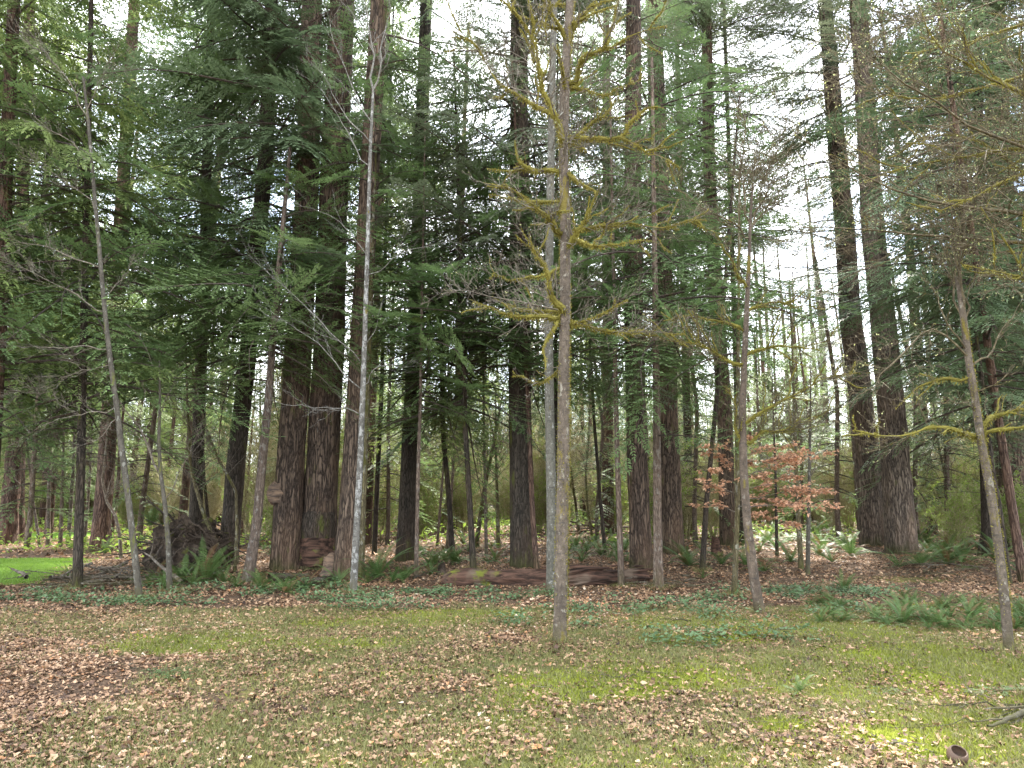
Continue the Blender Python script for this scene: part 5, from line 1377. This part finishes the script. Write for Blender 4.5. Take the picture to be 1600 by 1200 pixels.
for i in range(95):
    px, py = r_.uniform(1265, 1640), r_.uniform(938, 985)
    if py < 948 and px < 1370: continue
    fern(ground(px, py + (px - 1285) * .035 - 6), r_.uniform(.32, .52), i, 'sword fern in the dense patch beside the lichened tree on the right', 'sword ferns in the dense right hand patch')
for i in range(26):
    px, py = r_.uniform(875, 985), r_.uniform(846, 880)
    fern(ground(px, py), r_.uniform(.6, 1.0), i, 'sunlit pale fern in the bed behind the rotten log', 'sunlit ferns behind the rotten log')
for i in range(26):
    px, py = r_.uniform(640, 800), r_.uniform(848, 885)
    fern(ground(px, py), r_.uniform(.5, .9), i, 'sunlit fern beyond the mossy log among thin stems', 'sunlit ferns beyond the mossy log')
for i in range(30):
    px, py = r_.uniform(1060, 1330), r_.uniform(826, 866)
    fern(ground(px, py), r_.uniform(.8, 1.3), i, 'fern in the far green bed behind the beech', 'ferns in the bed behind the beech')
for i in range(22):
    px, py = r_.uniform(1420, 1640), r_.uniform(840, 885)
    fern(ground(px, py), r_.uniform(.8, 1.2), i, 'fern in the shaded bank right of the twin great trunks', 'ferns on the shaded right bank')
for i in range(16):
    px, py = r_.uniform(385, 430), r_.uniform(822, 870)
    fern(ground(px, py), r_.uniform(.6, 1.0), i, 'sunlit fern in the bright gap left of the burled trunk', 'ferns in the bright gap left of the burled trunk')

# ------------------------------------------------------------------ understorey brush and the woods behind
def shrub_meshes(seed, nst, h, leaf):
    r = np.random.default_rng(seed)
    a = r.uniform(0, 6.28, nst); t = np.linspace(0, 1, 10)
    l = h * r.uniform(.55, 1.1, nst); out = r.uniform(.1, .75, nst)
    P = np.stack([np.cos(a)[:, None] * (r.uniform(0, .3, (nst, 1)) + (out * l)[:, None] * t ** 1.5 * .7), np.sin(a)[:, None] * (r.uniform(0, .3, (nst, 1)) + (out * l)[:, None] * t ** 1.5 * .7), l[:, None] * (t - .18 * out[:, None] * t ** 3)], -1)
    P += np.cumsum(r.normal(0, .03, P.shape), 1)
    R = (.016 * (l / 3) ** .7)[:, None] * np.linspace(1, .3, 10)
    g = Geo(); tubes(g, P, R, 5)
    c1 = grow(P, R, 13, .1, 1, (.15, .42), 45, .15, .05, .55, r, 6); tubes(g, c1[0], np.maximum(c1[1], .006), 3)
    c2 = grow(c1[0], c1[1], 7, .2, 1, (.25, .6), 45, .1, .05, .6, r, 5); tubes(g, c2[0], np.maximum(c2[1], .0045), 3)
    gl = Geo()
    if leaf: leafy(gl, c2[0], 3, .06 if leaf > 1 else .045, r, .3, .2, .6); leafy(gl, c1[0], 3, .06, r, .3, .2, .6)
    return g.mesh('stems', M['brush_twig']), (gl.mesh('leaves', M['shrub_leaf']) if leaf else None)
SHRUBS = [shrub_meshes(200 + i, n, h, lf) for i, (n, h, lf) in enumerate(((20, 4.4, 0), (22, 3.6, 1), (18, 5.6, 0), (20, 2.6, 2)))]
def shrub(p, s, k, label, group):
    o = empty('bare_shrub', p, label, 'shrub', group); o.scale = (s,) * 3; o.rotation_euler.z = random.uniform(0, 6.28)
    for nm, me in (('stems', SHRUBS[k][0]), ('leaves', SHRUBS[k][1])):
        if me is None: continue
        c = bpy.data.objects.new(nm, me); C.objects.link(c); c.parent = o
r_ = np.random.default_rng(31)
cnt = 0
for i in range(400):
    Y = 22 + 40 * r_.random() ** 1.2; X = (r_.random() * 2 - 1) * (.80 * Y)
    px = 800 + X / Y * F_PX * 1.0
    if px < 380 and Y < 34: continue
    if 1080 < px and Y < 27: continue
    k = int(r_.choice([0, 1, 1, 2, 3]))
    shrub((X, Y, float(H(X, Y))), r_.uniform(.8, 1.25), k, 'bare yellowish brush standing in the light behind the big trunks' if k in (0, 2) else 'leafing yellow green shrub standing in the light behind the big trunks',
          'bare brush behind the big trunks' if k in (0, 2) else 'leafing shrubs behind the big trunks')
    cnt += 1
    if cnt > 190: break
for (px, py, s, lab) in ((1495, 862, .75, 'leafing green shrub right of the twin great trunks, behind the mossy sapling'), (1545, 858, .8, 'leafing green shrub left of the dark reddish trunk at the right edge'), (1590, 862, .8, 'leafing green shrub at the far right edge')):
    shrub(ground(px, py), s, 3, lab, 'leafing shrubs on the right')

def undergrowth():
    g = Geo(); n = 120000
    x, y = wedge(n, 19.5, 75, 1.0)
    d = smooth(.42, .62, fbm(x * .35, y * .35, None, 3, 15)) * smooth(19, 27, y + 3 * (x < -6)) * (1 - lawn_mask(x, y))
    k = RNG.random(n) < d; x, y = x[k], y[k]; n = len(x)
    hgt = RNG.random(n) * (.15 + .7 * fbm(x * .6, y * .6, None, 2, 16))
    T = (np.array([[-.5, 0, 0], [-.1, .2, .06], [.5, 0, -.1], [-.1, -.2, .06]]), np.array([[0, 3, 2, 1]]))
    place_many(g, T, np.stack([x, y, H(x, y) + hgt], 1), RNG.uniform(.09, .26, n), RNG.uniform(0, 6.28, n), np.abs(RNG.normal(.2, .6, n)), RNG.uniform(0, 6.28, n), np.clip(RNG.normal(.55, .28, n), 0, 1))
    tag(g.build('undergrowth', M['shrub_leaf']), 'sunlit green undergrowth covering the ground far behind the big trunks', 'undergrowth', kind='stuff')
undergrowth()
def far_design(seed, Ht, lo, style, mat, L, n, bark, r0):
    rng = np.random.default_rng(seed)
    g, P, s, rr = trunk_geo(np.array([[0, 0, -.4], [0, 0, 1], [rng.normal(0, .2), rng.normal(0, .2), Ht * .5], [rng.normal(0, .3), 0, Ht]]), r0, .05, 16, 60, .4, .5, .05, 5, seed)
    gl, gw = Geo(), Geo()
    m = int((Ht - lo) * n); h = lo + (Ht - .4 - lo) * (np.arange(m) + rng.random(m)) / m
    f = np.clip((Ht - h) / (Ht - lo) * 1.35, .12, 1) ** .8
    base = np.stack([np.interp(h, P[:, 2], P[:, k]) for k in range(3)], -1)
    put_sprays(gl, gw, style, base, rng.uniform(0, 6.28, m), np.radians(rng.normal(-5, 9, m)), L * f * rng.uniform(.55, 1.1, m), rng)
    dead_sticks(gw, lambda q: np.stack([np.interp(q, P[:, 2], P[:, k]) for k in range(3)], -1), rng.uniform(1.5, lo + 2, 30), rng.uniform(.6, 2.2, 30), rng, r0)
    return [g.mesh('trunk', M[bark], True), gl.mesh('crown', M[mat], second=(gw, M['limb_bark']))]
FAR = [far_design(11, 30, 5.5, 'fir', 'grey_needles', 4.0, 4.2, 'fir_bark', .34), far_design(12, 26, 4.0, 'hemlock', 'light_needles', 3.6, 4.2, 'red_bark', .26),
       far_design(13, 34, 8.0, 'fir', 'fir_needles', 4.4, 4.0, 'fir_bark', .4), far_design(14, 20, 2.2, 'cedar', 'light_needles', 3.4, 4.6, 'red_bark', .2),
       far_design(15, 9, 1.2, 'hemlock', 'hemlock', 2.2, 6.0, 'slim_bark', .08), far_design(16, 16, .8, 'cedar', 'light_needles', 3.2, 5.2, 'red_bark', .16)]
NAMES = [('tall grey green fir rising in the woods far behind the big trunks', 'tall grey green firs far behind'), ('light green hemlock rising in the woods far behind the big trunks', 'light green hemlocks far behind'),
         ('tall dark fir with a high crown in the woods far behind', 'dark high crowned firs far behind'), ('drooping yellow green cedar in the woods far behind', 'drooping cedars far behind'),
         ('small green hemlock growing in the shade between the big trunks', 'small hemlocks between the trunks'),
         ('bushy young cedar green down to the ground, far back in the woods', 'bushy young cedars far back')]
def far_tree(x, y, k, s):
    o = empty('far_conifer', (x, y, float(H(x, y))), NAMES[k][0], 'conifer', NAMES[k][1]); o.scale = (s, s, s * random.uniform(.9, 1.1)); o.rotation_euler.z = random.uniform(0, 6.28)
    for me in FAR[k]:
        c = bpy.data.objects.new(me.name.split('.')[0], me); C.objects.link(c); c.parent = o
r_ = np.random.default_rng(5)
pts = []
def try_far(Y0, Y1, n, ks, gap, skip=()):
    c = t = 0
    while c < n and t < 4000:
        t += 1
        Y = Y0 + (Y1 - Y0) * r_.random(); X = (r_.random() * 2 - 1) * (.95 * Y)
        px = 800 + X / Y * F_PX
        if any(a < px < b for a, b in skip): continue
        if any((X - a) ** 2 + (Y - b) ** 2 < gap ** 2 for a, b in pts): continue
        pts.append((X, Y)); far_tree(X, Y, int(r_.choice(ks)), r_.uniform(.85, 1.15)); c += 1
SKY_GAPS = ((680, 712), (1215, 1262))
try_far(33, 60, 7, [0, 1, 1], 3.4, SKY_GAPS + ((500, 1500),))
try_far(44, 60, 60, [5, 5, 5, 4], 2.1)
try_far(56, 80, 90, [4, 5, 5, 3], 1.9)
try_far(58, 90, 64, [0, 1, 2, 3], 3.2, SKY_GAPS)
try_far(34, 48, 8, [1, 1, 3], 4.0, SKY_GAPS + ((850, 1600),))
try_far(78, 130, 90, [1, 3, 3, 5], 4.0)
for (px, Y, k, s) in ((470, 26, 4, 1.0), (610, 24, 4, .9), (640, 29, 4, 1.0), (930, 27, 4, .9), (1080, 24, 4, 1.0), (1010, 27, 4, 1.0), (60, 24, 4, 1.1), (230, 25, 4, 1.2), (90, 30, 3, .8), (140, 33, 3, .8), (210, 37, 3, .9),
                      (1196, 62, 1, 1.0), (1232, 70, 0, 1.0), (1268, 66, 1, .9), (1170, 44, 5, .85), (1215, 47, 5, .8), (1262, 42, 5, .8), (1235, 52, 5, 1.0), (1190, 36, 4, 1.1), (1245, 33, 4, 1.0), (690, 45, 5, .9), (720, 40, 4, 1.2), (1340, 30, 0, .8), (1440, 31, 0, .9), (1300, 27, 4, 1.2), (1470, 25, 4, 1.2), (1560, 27, 3, .8), (1420, 26, 4, 1.1), (1620, 30, 0, .9), (20, 34, 1, .9)):
    x = (px - 800) / F_PX * Y; far_tree(x, Y, k, s)
